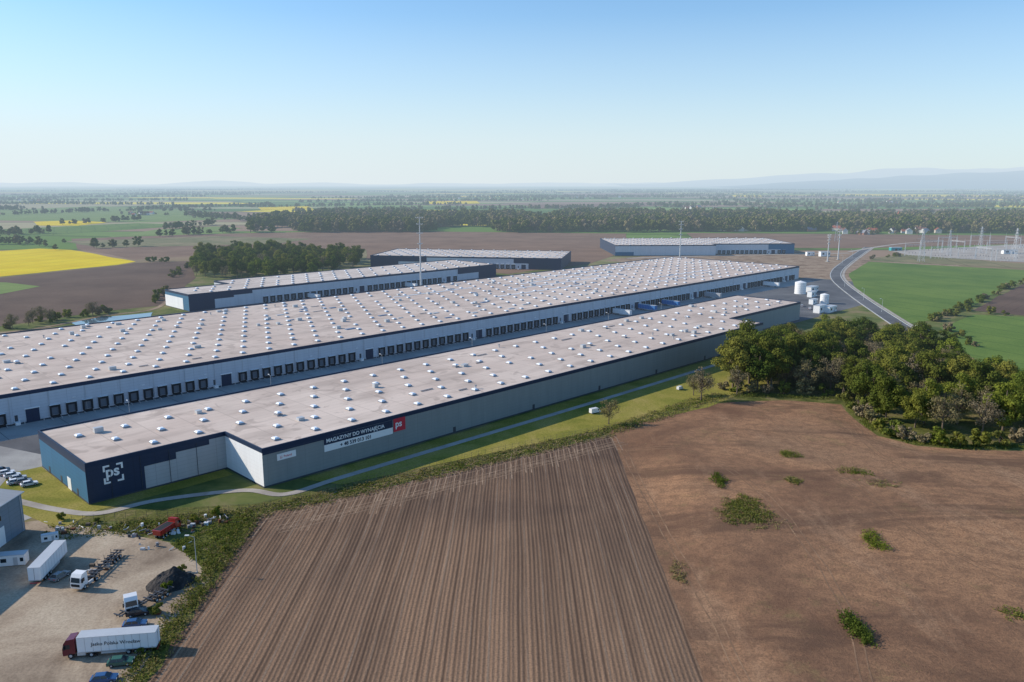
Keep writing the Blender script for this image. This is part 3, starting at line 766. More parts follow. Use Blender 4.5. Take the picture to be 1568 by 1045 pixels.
def tuft_mesh(name,pts,hgt,leaf,mat,per=10,spread=.6,hf=None):
    base=np.array(pts); bz=np.array([hf(x,y) if hf else 0 for x,y in pts]); base=np.repeat(base,per,0); bz=np.repeat(bz,per); m=len(base)
    xy=base+np.random.normal(size=(m,2))*spread; z=bz+np.abs(np.random.normal(size=m))*hgt*.5+.06
    P=np.column_stack([xy,z]); Nn=np.random.normal(size=(m,3))+np.array([0,0,.7]); Nn/=np.linalg.norm(Nn,axis=1)[:,None]
    o=bpy.data.objects.new(name,build_leafmesh(name,MB(),leaf_quads(P,Nn,leaf*np.random.uniform(.5,1.3,m)),[m_bark,mat],1)); link(o); return o
def blobpts(c,rx,ry,n):
    out=[]
    for _ in range(n):
        a=random.uniform(0,6.28); r=(random.random()**.6)*(1+.9*noise.noise(Vector((math.cos(a)*1.8+c[0],math.sin(a)*1.8,c[1]))))
        out.append((c[0]+rx*r*math.cos(a),c[1]+ry*r*math.sin(a)))
    return out
for p,rx,ry,n,mt,hg in (((1207,706),3.2,3,110,m_weed,.7),((1100,750),1.8,5,130,m_leafB,1.0),((1140,795),5.5,8.5,480,m_weed,.4),((1145,800),7.5,10,260,m_dry,.3),((1305,733),4,2,60,m_dry,.6),((1212,750),2.2,3,60,m_dry,.5),
                     ((1335,843),2.0,4.8,140,m_leafA,1.0),((1310,975),2.0,6.0,280,m_leafB,1.3),((1040,880),2.0,5,50,m_dry,.4),((1350,756),5,3,50,m_dry,.3),
                     ((1310,738),5,2,50,m_weed,.4),((1215,752),1.8,3,50,m_weed,.4),((1555,955),2.5,3,50,m_weed,.4)):
    tuft_mesh('weed_patch',blobpts(G(*p),rx,ry,n),hg,.13,mt,10,.4,gz)
tuft_mesh('sparse_weeds',rand_in(F2i,1100),.2,.09,m_dry,2,.4,gz)
def linepts(line,w,dens):
    out=[]
    for a,b in zip(line[:-1],line[1:]):
        L=math.dist(a,b); d=((b[0]-a[0])/L,(b[1]-a[1])/L)
        for _ in range(int(L*w*dens)):
            t=random.random()*L; o=random.uniform(-.5,.5)*w*(1+.3*noise.noise(Vector((a[0]+t/6,a[1],0)))); out.append((a[0]+d[0]*t-d[1]*o,a[1]+d[1]*t+d[0]*o))
    return out
vl=[(-100,187),(-67,196.5),(-49,208),(-7,237),(34,266)]+g((1010,636),(1060,618),(1110,605))
tuft_mesh('grass_verge',linepts(vl,5,.7),.6,.17,m_weed,7,.5)
tuft_mesh('grass_verge',linepts(vl,9,1.0),.45,.17,m_dry,7,.5)
vl2=g((385,790),(330,870),(262,960),(205,1045))+[(-68,80)]
tuft_mesh('roadside_weeds',linepts(vl2,5,1.8),.9,.16,m_weed,9,.5)
tuft_mesh('roadside_weeds',linepts(vl2,6,.8),.9,.16,m_dry,8,.4)
tuft_mesh('roadside_weeds',linepts([(-116,184),(-90,187),(-68,192)],9,.9),.6,.16,m_weed,8,.5)
tuft_mesh('roadside_weeds',rand_in(g((262,832),(385,786),(330,870),(300,862)),360),.8,.16,m_weed,10,.5)
tuft_mesh('field_margin_grass',linepts(g((1120,606),(1200,607),(1300,612),(1335,655),(1400,678),(1480,686),(1568,684)),4.5,1.6),.6,.16,m_weed,9,.5)
for p in ((300,800),(330,790),(150,800),(95,797),(280,878),(255,905),(240,940),(345,845),(215,1005),(232,985)):
    x,y=G(*p); place('bush',random.choice(BU[:2]),(x,y,0),random.uniform(0,6),random.uniform(.35,.75))

mb=MB(); fl=[(-112,190),(-67,198.5)]+[Ls(40,-36),Ls(100,-46),Ls(150,-57),Ls(200,-68),Ls(260,-68)]
for a,b in zip(fl[:-1],fl[1:]):
    L=math.dist(a,b); k=int(L/2.5)
    for i in range(k): 
        x=a[0]+(b[0]-a[0])*i/k; y=a[1]+(b[1]-a[1])*i/k; mb.tube((x,y,0),(x,y,1.9),.04,.04,5,0)
    for z in (.3,.9,1.5,1.85): mb.tube((*a,z),(*b,z),.018,.018,4,0,False)
mb.obj('perimeter_fence',[m_dark])

# ------------------------------------------------------------------ masts
def mast(h,arms=True):
    mb=MB(); n=6
    for i in range(n):
        r=lambda z:.75-(.5*z/h)
        mb.tube((0,0,h*i/n),(0,0,h*(i+1)/n),r(h*i/n),r(h*(i+1)/n),12,0,False)
        mb.tube((0,0,h*(i+1)/n-.15),(0,0,h*(i+1)/n+.15),r(h*(i+1)/n)+.15,r(h*(i+1)/n)+.15,12,0)
    mb.box(-1.6,1.6,-1.6,1.6,-.1,.5,2)
    for z,w in ((.99*h,2.6),(.91*h,2.2),(.80*h,2.0),(.67*h,1.6)):
        mb.box(-w,w,-.12,.12,z-.12,z+.12,1); mb.box(-.12,.12,-w*.6,w*.6,z-.36,z-.13,1)
        for sx in (-w,-w/2,w/2,w): mb.box(sx-.25,sx+.25,-.45,.2,z+.12,z+.75,1)
    mb.tube((0,0,h),(0,0,h+2.5),.06,.03,6,1)
    return mb.mesh('lighting_mast',[m_galv,m_galv,m_conc])
place('telecom_mast',mast(60),(-68.5,595.5,0),.3)
place('telecom_mast',mast(44),(183.5,872,0),.1)
x,y=G(1283,398); place('telecom_mast',mast(34),(x,y,0),.3)
x,y=G(1267,401); place('telecom_mast',mast(29),(x,y,0),.5)
def lamp():
    mb=MB(); mb.tube((0,0,0),(0,0,8.6),.11,.06,8,0); mb.tube((0,0,8.6),(1.3,0,9.0),.05,.04,6,0); mb.box(1.1,2.0,-.18,.18,8.93,9.1,1); mb.tube((0,0,0),(0,0,.4),.2,.2,8,0); return mb.mesh('street_lamp',[m_galv,m_white])
LM=lamp()
for p in ((302,878),(1293,440),(1322,460),(1350,478),(1290,404),(1305,395)):
    x,y=G(*p); place('street_lamp',LM,(x,y,0),random.uniform(2.8,3.4),1.0)
for s0 in range(-20,420,55):
    x,y=Ls(s0,66); place('street_lamp',LM,(x,y,0),2.3)

# ------------------------------------------------------------------ vehicles
def wheel(mb,x,y,r,w,m,hub):
    mb.tube((x,y-w/2,r),(x,y+w/2,r),r,r,14,m); s=-1 if y<0 else 1
    mb.tube((x,y+s*w/2-.0*s,r),(x,y+s*(w/2+.02),r),r*.55,r*.5,10,hub)
def car_mesh(name,paint):
    mb=MB()
    mb.profile([(-2.15,.32),(2.1,.30),(2.18,.55),(2.1,.78),(1.15,.92),(-1.75,.98),(-2.15,.90),(-2.2,.6)],-.88,.88,0)
    i=len(mb.v)
    b=[(1.1,.80,.92),(-1.85,.80,.97),(-1.85,-.80,.97),(1.1,-.80,.92)]; t=[(.35,.62,1.42),(-1.35,.62,1.44),(-1.35,-.62,1.44),(.35,-.62,1.42)]
    mb.v+=b+t
    for f in ((1,0,4,5),(3,2,6,7),(0,3,7,4),(2,1,5,6)): mb.f.append(tuple(i+k for k in f)); mb.m.append(1)
    mb.box(-1.38,.38,-.64,.64,1.42,1.49,0,.08,.06)
    for sy in (-1,1):
        for (xa,za,xb,zb) in ((1.1,.93,.36,1.44),(-.35,.95,-.4,1.44),(-1.83,.98,-1.34,1.45)):
            mb.tube((xa,sy*.81,za),(xb,sy*.64,zb),.045,.04,5,0)
        mb.box(.75,.95,sy*.97-.1,sy*.97+.1,.92,1.06,0)
        mb.box(2.08,2.2,sy*.62-.2,sy*.62+.2,.58,.74,4); mb.box(-2.22,-2.14,sy*.66-.18,sy*.66+.18,.66,.86,5)
        for x in (-1.35,1.35): wheel(mb,x,sy*.80,.33,.22,2,3)
    mb.box(2.12,2.22,-.45,.45,.36,.52,2)
    return mb.mesh(name,[paint,m_glass,m_tyre,m_galv,m_white,m_red])
def P_(n,c): return M_plain(n,c,.25,.04,spec=.6)
p_white=P_('paint_white',(.78,.78,.78)); p_grey=P_('paint_grey',(.2,.21,.22)); p_dark=P_('paint_dark',(.02,.025,.035)); p_blue=P_('paint_blue',(.03,.09,.22)); p_teal=P_('paint_green',(.04,.13,.10)); p_burg=P_('paint_burgundy',(.12,.012,.025)); p_red=P_('paint_red',(.36,.03,.02)); p_silver=P_('paint_silver',(.5,.51,.52))
CW,CG,CD,CB,CT,CS=[car_mesh('car_'+n,p) for n,p in (('w',p_white),('g',p_grey),('d',p_dark),('b',p_blue),('t',p_teal),('s',p_silver))]
def tractor_parts(mb,x0):
    mb.profile([(x0-2.2,.95),(x0-.1,.55),(x0,1.0),(x0-.02,1.9),(x0-.28,3.0),(x0-.75,3.65),(x0-2.15,3.85),(x0-2.25,2.5)],-1.22,1.22,0)
    mb.quad((x0+.02,-1.08,1.95),(x0+.02,1.08,1.95),(x0-.24,1.0,2.95),(x0-.24,-1.0,2.95),1)
    for s in (-1,1):
        y=s*1.235
        q=[(x0-.35,y,1.9),(x0-1.35,y,1.9),(x0-1.35,y,2.75),(x0-.5,y,2.75)]
        mb.poly(q if s>0 else q[::-1],1)
        mb.box(x0-.5,x0-.3,s*1.42-.12,s*1.42+.12,1.9,2.7,2); mb.box(x0-.02,x0+.06,s*.9-.2,s*.9+.2,.75,.98,3)
        mb.box(x0-3.9,x0-2.5,s*1.05-.2,s*1.05+.2,.5,1.05,4)
        for xx in (x0-1.35,): wheel(mb,xx,s*1.08,.5,.32,2,4)
        for xx in (x0-4.9,): wheel(mb,xx,s*.98,.5,.55,2,4)
    mb.box(x0,x0+.08,-1.0,1.0,1.05,1.6,2)
    mb.box(x0-6,x0-2.2,-.42,.42,.75,1.02,2); mb.tube((x0-4.7,0,1.02),(x0-4.7,0,1.18),.5,.5,12,2)
def tractor_mesh(name,paint):
    mb=MB(); tractor_parts(mb,3.0); return mb.mesh(name,[paint,m_glass,m_black,m_white,m_galv])
def trailer_parts(mb,xf,L=13.6,body=0,H=4.0):
    mb.box(xf-L,xf,-1.27,1.27,1.22,H,body)
    mb.box(xf-L-.03,xf+.03,-1.3,1.3,1.05,1.22,4); mb.box(xf-L-.04,xf+.04,-1.3,1.3,H,H+.06,4)
    for k in range(1,10): 
        for s in (-1,1): mb.box(xf-L*k/10-.03,xf-L*k/10+.03,s*1.285-.012,s*1.285+.012,1.24,H-.02,4)
    for k in range(3):
        for s in (-1,1): wheel(mb,xf-L+2.2+k*1.35,s*1.02,.5,.42,2,4)
    for s in (-1,1): mb.box(xf-3.2,xf-3.0,s*.8-.08,s*.8+.08,0,1.05,2); mb.box(xf-8.6,xf-4,s*1.2-.03,s*1.2+.03,.55,.95,4)
    mb.box(xf-L-.06,xf-L-.02,-1.1,1.1,.45,.62,5); mb.box(xf-L-.06,xf-L-.035,-.02,.02,1.3,H-.1,2)
def trailer_mesh(name,bodymat):
    mb=MB(); trailer_parts(mb,6.8); return mb.mesh(name,[bodymat,m_glass,m_black,m_white,m_galv,m_red])
def artic_mesh(name,cab,bodymat):
    mb=MB(); tractor_parts(mb,8.2); trailer_parts(mb,5.6,13.6,6); return mb.mesh(name,[cab,m_glass,m_black,m_white,m_galv,m_red,bodymat])
def head(a,b): p=G(*a);q=G(*b); return math.atan2(q[1]-p[1],q[0]-p[0])
def mid(a,b): p=G(*a);q=G(*b); return ((p[0]+q[0])/2,(p[1]+q[1])/2,.06)
tarp=M_plain('tarpaulin_white',(.78,.79,.8),.5,.06)
o=place('articulated_lorry',artic_mesh('articulated_lorry',p_burg,tarp),mid((108,1004),(238,994)),head((238,994),(108,1004)))
t=text('Jasko Polska Wrocław',.95,(3.2,1.31,2.3),m_dark,o,(R(90),0,R(180)))
TRW=trailer_mesh('box_trailer',tarp)
place('box_trailer',TRW,mid((58,893),(92,856)),head((58,893),(92,856)))
TT=tractor_mesh('lorry_tractor',p_white)
place('lorry_tractor',TT,mid((118,904),(145,888)),head((145,888),(122,904)))
place('lorry_tractor',TT,mid((186,940),(215,925)),head((192,915),(197,940)))
def flatbed():
    mb=MB(); mb.box(-6.5,6.5,-.5,-.3,.9,1.15,0); mb.box(-6.5,6.5,.3,.5,.9,1.15,0)
    for k in range(10): mb.box(-6.4+k*1.4,-6.15+k*1.4,-1.25,1.25,1.15,1.3,0)
    for k in range(3):
        for s in (-1,1): wheel(mb,-4.6+k*1.35,s*1.02,.5,.42,1,2)
    for s in (-1,1): mb.box(4,4.2,s*.8-.08,s*.8+.08,0,.9,0)
    for k in range(4): mb.tube((-5+k*3,-1.2,1.3),(-5+k*3,-1.2,2.1),.05,.05,5,0); mb.tube((-5+k*3,1.2,1.3),(-5+k*3,1.2,2.1),.05,.05,5,0)
    return mb.mesh('container_chassis',[m_dark,m_black,m_galv])
FB=flatbed(); place('container_chassis',FB,mid((142,888),(180,853)),head((180,853),(142,888)))
place('container_chassis',FB,mid((205,938),(240,918)),head((240,918),(205,938)))
def tipper():
    mb=MB(); tractor_parts(mb,4.0)
    mb.box(-4.6,1.4,-1.2,1.2,1.25,1.4,2)
    mb.box(-4.8,1.5,-1.25,1.25,1.4,2.9,0,-.15,-.12)
    mb.box(-4.6,1.3,-1.2,1.2,2.9,2.92,2)
    for s in (-1,1):
        for x in (-2.3,-3.6): wheel(mb,x,s*1.0,.5,.5,2,4)
        for k in range(5): mb.box(-4.4+k*1.4,-4.25+k*1.4,s*1.36-.04,s*1.36+.04,1.45,2.85,0)
    return mb.mesh('tipper_lorry',[p_red,m_glass,m_black,m_white,m_galv])
place('tipper_lorry',tipper(),(*G(258,817),.06),R(75),.85)
for nm,me,p,a,rz in (('parked_car',CG,(92,886),0,1.3),('parked_car',CD,(212,942),0,.35),('parked_car',CB,(207,960),0,.25),('parked_car',CT,(185,1018),0,.2),('parked_car',CB,(160,1044),0,.2),
    ('parked_car',CW,(10,727),0,.7),('parked_car',CW,(19,731),0,.7),('parked_car',CS,(28,735),0,.7),('parked_car',CG,(36,740),0,.7),('parked_car',CW,(45,744),0,.7),('parked_car',CD,(3,723),0,.7),('parked_car',CW,(24,741),0,.7),
    ('parked_car',CW,(1240,474),0,1.2),('parked_car',CG,(1250,476),0,1.2),('parked_car',CW,(1262,476),0,1.2),('parked_car',CS,(1228,470),0,1.2),('parked_car',CB,(1272,474),0,1.2)):
    x,y=G(*p); place(nm,me,(x,y,.07),rz)
def van_mesh():
    mb=MB(); mb.profile([(-2.8,.45),(2.75,.42),(2.85,.95),(2.3,1.25),(1.6,2.2),(1.2,2.45),(-2.8,2.5)],-.98,.98,0)
    mb.quad((2.3,-.85,1.28),(2.3,.85,1.28),(1.64,.8,2.18),(1.64,-.8,2.18),1)
    for s in (-1,1):
        q=[(2.0,s*.99,1.3),(1.0,s*.99,1.3),(1.0,s*.99,2.0),(1.55,s*.99,2.0)]; mb.poly(q if s>0 else q[::-1],1)
        for x in (-1.9,1.9): wheel(mb,x,s*.88,.36,.26,2,3)
    return mb.mesh('van',[p_white,m_glass,m_tyre,m_galv])
VN=van_mesh()
place('delivery_van',VN,(*G(911,633),.1),.6,.8); place('delivery_van',VN,(*G(1412,508),.1),.1,1.4)
place('delivery_van',VN,(*G(1041,597),.1),.8,.6)
TRB=trailer_mesh('box_trailer_blue',M_plain('tarpaulin_blue',(.03,.16,.42),.5))
TRK=trailer_mesh('box_trailer_grey',M_plain('tarpaulin_grey',(.35,.36,.38),.5))
for s0,me in ((352,TRW),(380,TRB),(408,TRB),(464,TRK),(556,TRW)):
    x,y=Ls(s0,87.2); place('box_trailer',me,(x,y,.08),TH-math.pi/2)
for s0,q0 in ((250,296),(341,296)):
    x,y=Ls(s0,q0-2); place('box_trailer',TRW,(x,y,.08),TH-math.pi/2)
def tank_mesh(r,h):
    mb=MB(); mb.tube((0,0,0),(0,0,h),r,r,28,0); mb.tube((0,0,h),(0,0,h+r*.28),r,.25,28,0); mb.tube((0,0,-.05),(0,0,.25),r+.3,r+.3,28,1)
    for z in np.arange(1.5,h,1.5): mb.tube((0,0,z-.04),(0,0,z+.04),r+.04,r+.04,28,1)
    for k in (-.25,.25): mb.tube((k,-r-.25,0),(k,-r-.25,h+.9),.04,.04,5,1)
    return mb.mesh('storage_tank',[m_white,m_galv])
for p,r,h in (((1225,450),4.2,9),((1262,465),3.0,6.5)): place('storage_tank',tank_mesh(r,h),(*G(*p),0))
def cabin():
    mb=MB(); mb.box(-3,3,-1.2,1.2,.15,2.8,0); mb.box(-3.05,3.05,-1.25,1.25,2.8,2.92,1); mb.box(-2,-.8,-1.24,-1.203,1.1,2.1,2); mb.box(.6,1.5,-1.24,-1.203,.2,2.3,1); mb.box(2,2.7,-1.24,-1.203,1.1,2.1,2)
    for x in (-2.8,0,2.8): mb.box(x-.1,x+.1,-1.1,1.1,0,.15,1)
    return mb.mesh('site_cabin',[m_white,m_galv,m_glass])
CBN=cabin()
for p,a,s in (((1242,447),.8,(2.2,2.4,1.5)),((1243,455),.8,1.5),((1255,479),.8,1.8),((1270,478),.8,(2.,2,1.4)),((1245,466),.8,1.3),((20,864),.2,(1,1,.9)),((77,828),.5,.6),((1262,393),.2,2),((1240,392),.2,1.6),((1545,389),.1,(3,2,1.6)),((1128,351),.1,3)):
    place('site_cabin',CBN,(*G(*p),.05),a,s)
mb=MB()
tealm=M_plain('teal_cladding',(.03,.28,.30),.5)
mb.box(-7,7,-3,3,0,4,0); mb.box(-7.2,7.2,-3.2,3.2,4,4.3,1); mb.box(-2,1,-3.05,-3.003,0,2.6,2); mb.box(3,5.5,-3.05,-3.003,1.2,2.4,2)
mb.obj('switchgear_building',[tealm,m_galv,m_glass],None,(*G(1371,384),0),.05)
mb=MB(); random.seed(4)
H_=np.zeros((30,30))
for i in range(30):
    for j in range(30):
        u=(i-14.5)/14.5; v=(j-14.5)/14.5; d=math.sqrt(u*u+v*v); H_[i,j]=max(0,3.4*(1-d**1.3))*(1+.35*noise.noise(Vector((u*2.5,v*2.5,0))))+ (0.25*noise.noise(Vector((u*9,v*9,2))) if d<.95 else 0)-.05
for i in range(29):
    for j in range(29):
        q=[(((a-14.5)*.36),((b-14.5)*.30),H_[a,b]) for a,b in ((i,j),(i+1,j),(i+1,j+1),(i,j+1))]; mb.quad(*q)
mb.obj('spoil_heap',[M_ground_mix('dark_spoil',[(.035,.033,.033),(.06,.057,.055),(.09,.08,.075)],.3,2,.2)],None,(*G(263,893),.03),.5)
mats_s=[m_galv,m_dark,m_curb,m_white,m_bark,M_plain('rusty_steel',(.18,.07,.035),.8)]
def scrap(seed,n,rx,ry):
    random.seed(seed); mb=MB()
    for _ in range(n):
        x=random.gauss(0,rx);y=random.gauss(0,ry); a=random.uniform(0,3.14); L=random.uniform(.4,2.6); z=random.uniform(.1,.6); t=random.random(); m=random.randrange(6)
        if t<.5: mb.tube((x,y,z),(x+L*math.cos(a),y+L*math.sin(a),z+random.uniform(-.1,.5)),.09,.09,6,m)
        elif t<.8: w=random.uniform(.2,.6); mb.box(x-w,x+w,y-w*.7,y+w*.7,0,random.uniform(.3,1.0),m,random.uniform(0,.1),random.uniform(0,.1))
        else: mb.tube((x,y,0),(x,y,random.uniform(.6,1.1)),.35,.35,12,m)
    return mb.mesh('scrap_pile',mats_s)
for k,(p,n,rx,ry) in enumerate((((215,818),22,4,2),((300,803),26,3.0,1.5),((330,800),16,3,1.5),((165,812),14,5,1.2),((110,808),12,5,1.2),((285,812),12,2,2),((232,838),8,3,2),((168,862),16,2,4),((230,940),8,2,2))):
    place('scrap_pile',scrap(k+20,n,rx,ry),(*G(*p),.05))

# ------------------------------------------------------------------ pylons / substation
def pylon(h,w=5,arms=3):
    mb=MB(); r=.13
    lv=[0,.18,.34,.48,.6,.7,.79,.88,1]; wd=[w/2*(1-t)**1.0*.9+.45 for t in lv]
    for i in range(len(lv)-1):
        z0=lv[i]*h;z1=lv[i+1]*h;a=wd[i];b=wd[i+1]; c0=[(a,a),(-a,a),(-a,-a),(a,-a)];c1=[(b,b),(-b,b),(-b,-b),(b,-b)]
        for k in range(4):
            k2=(k+1)%4; mb.tube((*c0[k],z0),(*c1[k],z1),r,r,4,0,False); mb.tube((*c0[k],z0),(*c1[k2],z1),r*.6,r*.6,4,0,False); mb.tube((*c0[k2],z0),(*c1[k],z1),r*.6,r*.6,4,0,False)
    for i in range(arms):
        z=h*(.68+.12*i); L=6.5-1.2*i
        for s in (-1,1): mb.tube((0,0,z),(s*L,0,z+.2),r,r*.7,4,0,False); mb.tube((0,0,z+1.6),(s*L,0,z+.2),r*.8,r*.6,4,0,False); mb.tube((s*L,0,z+.2),(s*L,0,z-1.4),.1,.1,5,1)
    return mb.mesh('electricity_pylon',[m_galv,m_dark])
def gantry(w,h):
    mb=MB()
    for x in (-w/2,w/2):
        for dx,dy in ((.5,.5),(-.5,.5),(-.5,-.5),(.5,-.5)): mb.tube((x+dx,dy,0),(x+dx*.5,dy*.5,h),.12,.1,4,0,False)
        for k in range(6): z=h*k/6; mb.tube((x-.5,-.5,z),(x+.5,-.5,z+h/6),.07,.07,4,0,False); mb.tube((x+.5,.5,z),(x-.5,.5,z+h/6),.07,.07,4,0,False)
        mb.tube((x,0,h),(x,0,h+4),.1,.04,4,0,False)
    for dz in (0,-1): 
        for dy in (-.4,.4): mb.tube((-w/2,dy,h+dz),(w/2,dy,h+dz),.11,.11,4,0,False)
    for k in range(10): x=-w/2+w*k/10; mb.tube((x,-.4,h-1),(x+w/10,.4,h),.06,.06,4,0,False)
    for k in range(6): x=-w/2+w*(k+.5)/6; mb.tube((x,0,h-1),(x,0,h-2.8),.14,.14,6,1); mb.tube((x,-5,0),(x,-5,3.4),.14,.14,5,0); mb.tube((x,-5,3.4),(x,-5,5),.25,.2,6,1)
    return mb.mesh('substation_gantry',[m_galv,m_dark])
PY=pylon(36); GT=gantry(26,14)
for p,s in (((1410,401),1.0),((1452,392),.85),((1500,388),.9),((1280,370),.8),((1553,396),.95)): place('electricity_pylon',PY,(*G(*p),0),random.uniform(-.4,.4),s)
for i,p in enumerate(((1400,392),(1425,388),(1440,396),(1465,386),(1480,396),(1505,398),(1525,389),(1540,400),(1560,392),(1580,386),(1600,396),(1450,380),(1500,378),(1550,380))): place('substation_gantry',GT,(*G(*p),0),random.choice((.15,.15,1.7)),random.uniform(.8,1.15))

# ------------------------------------------------------------------ village
hr=[M_plain('roof_tiles_red',(.26,.085,.05),.8),M_plain('roof_tiles_brown',(.15,.08,.06),.8),M_plain('roof_grey',(.25,.25,.27),.8)]
hw=[M_plain('render_cream',(.45,.41,.34),.8),M_plain('render_white',(.55,.54,.5),.8),M_plain('brick_wall',(.32,.16,.11),.8)]
def house(l,w,h,rh,rm,wm):
    mb=MB(); mb.box(-l/2,l/2,-w/2,w/2,0,h,0)
    mb.poly([(-l/2,w/2,h),(-l/2,-w/2,h),(-l/2,0,h+rh)],0); mb.poly([(l/2,-w/2,h),(l/2,w/2,h),(l/2,0,h+rh)],0)
    e=.5; z=h-.2
    mb.quad((-l/2-e,-w/2-e,z),(l/2+e,-w/2-e,z),(l/2+e,0,h+rh+.1),(-l/2-e,0,h+rh+.1),1); mb.quad((l/2+e,w/2+e,z),(-l/2-e,w/2+e,z),(-l/2-e,0,h+rh+.1),(l/2+e,0,h+rh+.1),1)
    mb.box(l*.2,l*.2+.8,.4,1.2,h+rh*.5,h+rh+1.2,2)
    for k in range(3):
        x=-l/2+l*(k+.5)/3
        for zz in (1.1,3.7) if h>5 else (1.1,): mb.box(x-.5,x+.5,-w/2-.03,-w/2-.003,zz,zz+1.3,3)
    return mb.mesh('village_house',[wm,rm,hw[2],m_glass])
HS=[house(random.uniform(9,13),random.uniform(7,9),random.choice((3.0,5.0)),random.uniform(3,4),hr[i%3] if i%4 else hr[0],hw[i%3 if i%2 else 1]) for i in range(6)]
random.seed(12); hd=[]
for cx,cy,n,sx,sy in ((1140,354,6,25,.5),(1190,353,5,20,.5),(1345,358,11,45,.8),(1410,357,6,30,.8),(1280,355,5,30,.6),(1560,300,8,20,.5),(1500,300,6,60,.5),(215,330,5,30,1.5),(60,309,6,60,1.2),(700,306,5,80,1),(900,303,5,80,1),(1060,320,5,40,1.2),(1330,312,6,60,1.2)):
    for _ in range(n):
        x,y=G(random.gauss(cx,sx*.6),random.gauss(cy,sy)); place('village_house',random.choice(HS),(x,y,0),random.uniform(0,3.14),random.uniform(.9,1.25))
        for _k in range(3): hd.append((x+random.gauss(0,22),y+random.gauss(0,16)+6))
forest('village_trees',hd,FT,.3,.6)
mb=MB(); mb.box(-3,3,-3,3,0,17,0); mb.box(-3.3,3.3,-3.3,3.3,17,27,1,3.25,3.25); mb.box(3,18,-4,4,0,8,0); mb.box(2.8,18.4,-4.4,4.4,8,13,1,0,4.35)
mb.box(-.8,.8,-3.05,-3.003,12,15,2)
for k in range(3): mb.box(6+k*4,7.4+k*4,-4.05,-4.003,3,6.5,2)
mb.obj('village_church',[hw[0],hr[0],m_glass],None,(*G(1375,342),0),.4)

# ------------------------------------------------------------------ hills
def ridge(name,x0,x1,y,hf,depth,mat,n=120):
    mb=MB(); rows=[(0,0),(.25,.45),(.5,.8),(.75,1.0),(1,.6)]
    for i in range(n):
        for (d0,k0),(d1,k1) in zip(rows[:-1],rows[1:]):
            q=[]
            for ii,d,k in ((i,d0,k0),(i+1,d0,k0),(i+1,d1,k1),(i,d1,k1)):
                x=x0+(x1-x0)*ii/n; q.append((x,y+depth*d,hf(x)*k-(1 if k==0 else 0)))
            mb.quad(*q)
    o=mb.obj(name,[mat]); 
    for p in o.data.polygons: p.use_smooth=True
m_hill=M_ground_mix('wooded_hill',[(.015,.03,.025),(.025,.045,.03),(.05,.07,.045)],.002,.02,.1)
def h1(x): 
    t=max(0,min(1,(x-4000)/5600)); return 20+300*t**.8*(1+.22*noise.noise(Vector((x/1300,0,0))))+70*noise.noise(Vector((x/700,4,0)))*t**.5
ridge('hills',3400,16500,11500,h1,4000,m_hill,160)
def h3(x):
    t=max(0,min(1,(x-3500)/8000)); return 60+420*t**.9*(1+.3*noise.noise(Vector((x/2200,3,0))))+60*noise.noise(Vector((x/900,14,0)))*t**.5
ridge('hills',2500,22000,18000,h3,4000,m_hill,160)
def h2(x): return max(2,70+130*noise.noise(Vector((x/2600,7,0)))+30*noise.noise(Vector((x/800,9,0))))
ridge('hills',-17000,12000,23000,h2,3000,m_hill,200)

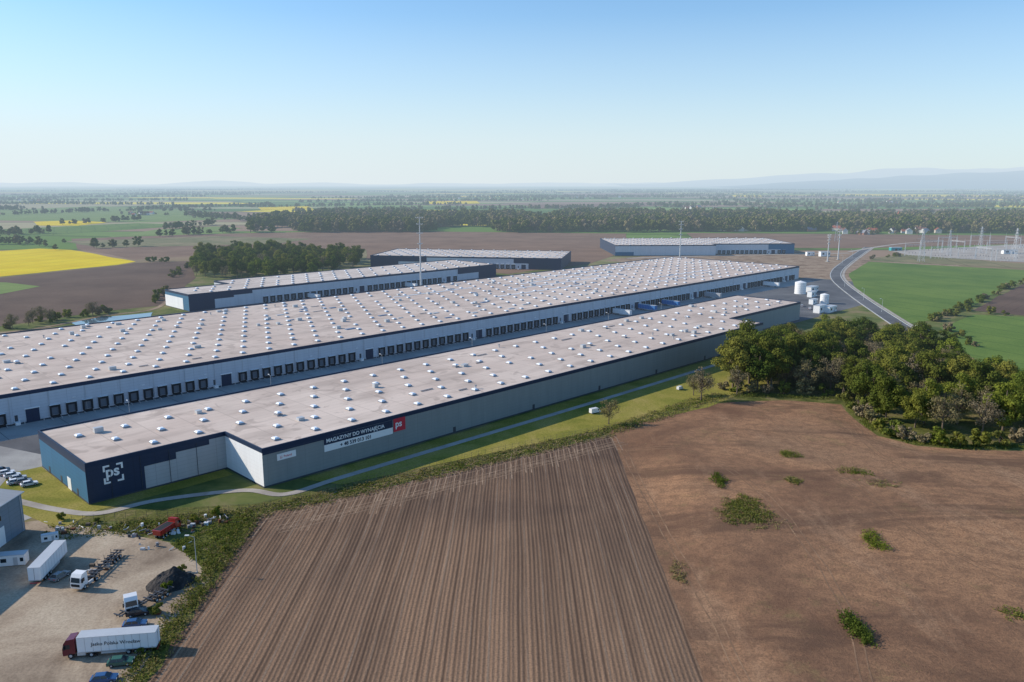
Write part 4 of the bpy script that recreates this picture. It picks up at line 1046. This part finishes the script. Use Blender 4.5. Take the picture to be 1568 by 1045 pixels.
# ------------------------------------------------------------------ aerial haze painted into every material as emission, by distance from the origin
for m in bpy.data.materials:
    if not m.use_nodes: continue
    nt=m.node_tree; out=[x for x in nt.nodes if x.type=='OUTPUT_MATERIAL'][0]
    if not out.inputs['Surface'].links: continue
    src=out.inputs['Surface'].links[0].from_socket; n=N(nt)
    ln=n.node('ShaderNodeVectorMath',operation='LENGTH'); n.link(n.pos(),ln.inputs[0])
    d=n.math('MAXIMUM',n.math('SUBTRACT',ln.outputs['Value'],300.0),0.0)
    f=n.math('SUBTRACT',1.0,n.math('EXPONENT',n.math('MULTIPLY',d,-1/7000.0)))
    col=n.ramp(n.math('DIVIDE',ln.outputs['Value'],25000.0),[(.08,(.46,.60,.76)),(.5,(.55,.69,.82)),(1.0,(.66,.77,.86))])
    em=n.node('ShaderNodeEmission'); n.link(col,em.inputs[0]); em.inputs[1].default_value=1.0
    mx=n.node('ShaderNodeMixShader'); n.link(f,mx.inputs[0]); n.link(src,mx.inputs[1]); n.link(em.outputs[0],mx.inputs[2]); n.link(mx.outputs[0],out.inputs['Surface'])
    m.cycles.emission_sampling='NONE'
# ------------------------------------------------------------------ light & sky
SUN_EL=R(28); az=R(-80)
sd=Vector((math.sin(az)*math.cos(SUN_EL),math.cos(az)*math.cos(SUN_EL),math.sin(SUN_EL)))
sl=bpy.data.lights.new('sun','SUN'); sl.energy=5.0; sl.angle=R(.5); sl.color=(1,.90,.76)
so=bpy.data.objects.new('sun',sl); link(so); so.rotation_euler=sd.to_track_quat('Z','Y').to_euler()
w=bpy.data.worlds.new('World'); scene.world=w; w.use_nodes=True; nt=w.node_tree; n=N(nt)
bg=nt.nodes['Background']; sk=nt.nodes.new('ShaderNodeTexSky'); sk.sky_type='NISHITA'; sk.sun_disc=False; sk.sun_elevation=SUN_EL; sk.sun_rotation=az
sk.air_density=1.0; sk.dust_density=.5; sk.ozone_density=3.0; sk.altitude=0
tc=n.node('ShaderNodeTexCoord'); sp=n.node('ShaderNodeSeparateXYZ'); n.link(tc.outputs['Generated'],sp.inputs[0])
c=n.mix(1.0,sk.outputs[0],(.70,1.03,1.22),'MULTIPLY')
hz=n.ramp(n.math('ABSOLUTE',sp.outputs[2]),[(0,.94),(.05,.82),(.11,.50),(.19,.17),(.3,0)])
hz=n.math('MULTIPLY',hz,n.math('SUBTRACT',.93,n.math('MULTIPLY',sp.outputs[0],.20)))
c=n.mix(hz,c,(5.25,5.75,6.05))
nt.links.new(c,bg.inputs[0]); bg.inputs[1].default_value=.15
# ------------------------------------------------------------------ camera
c=bpy.data.cameras.new('camera'); c.sensor_width=36; c.lens=36*FOC/1568; c.clip_start=1; c.clip_end=80000
co=bpy.data.objects.new('camera',c); link(co); co.location=(0,0,CAMH); co.rotation_euler=(R(90)-PIT,0,0); scene.camera=co
scene.view_settings.view_transform='Standard'; scene.view_settings.look='None'; scene.view_settings.exposure=0
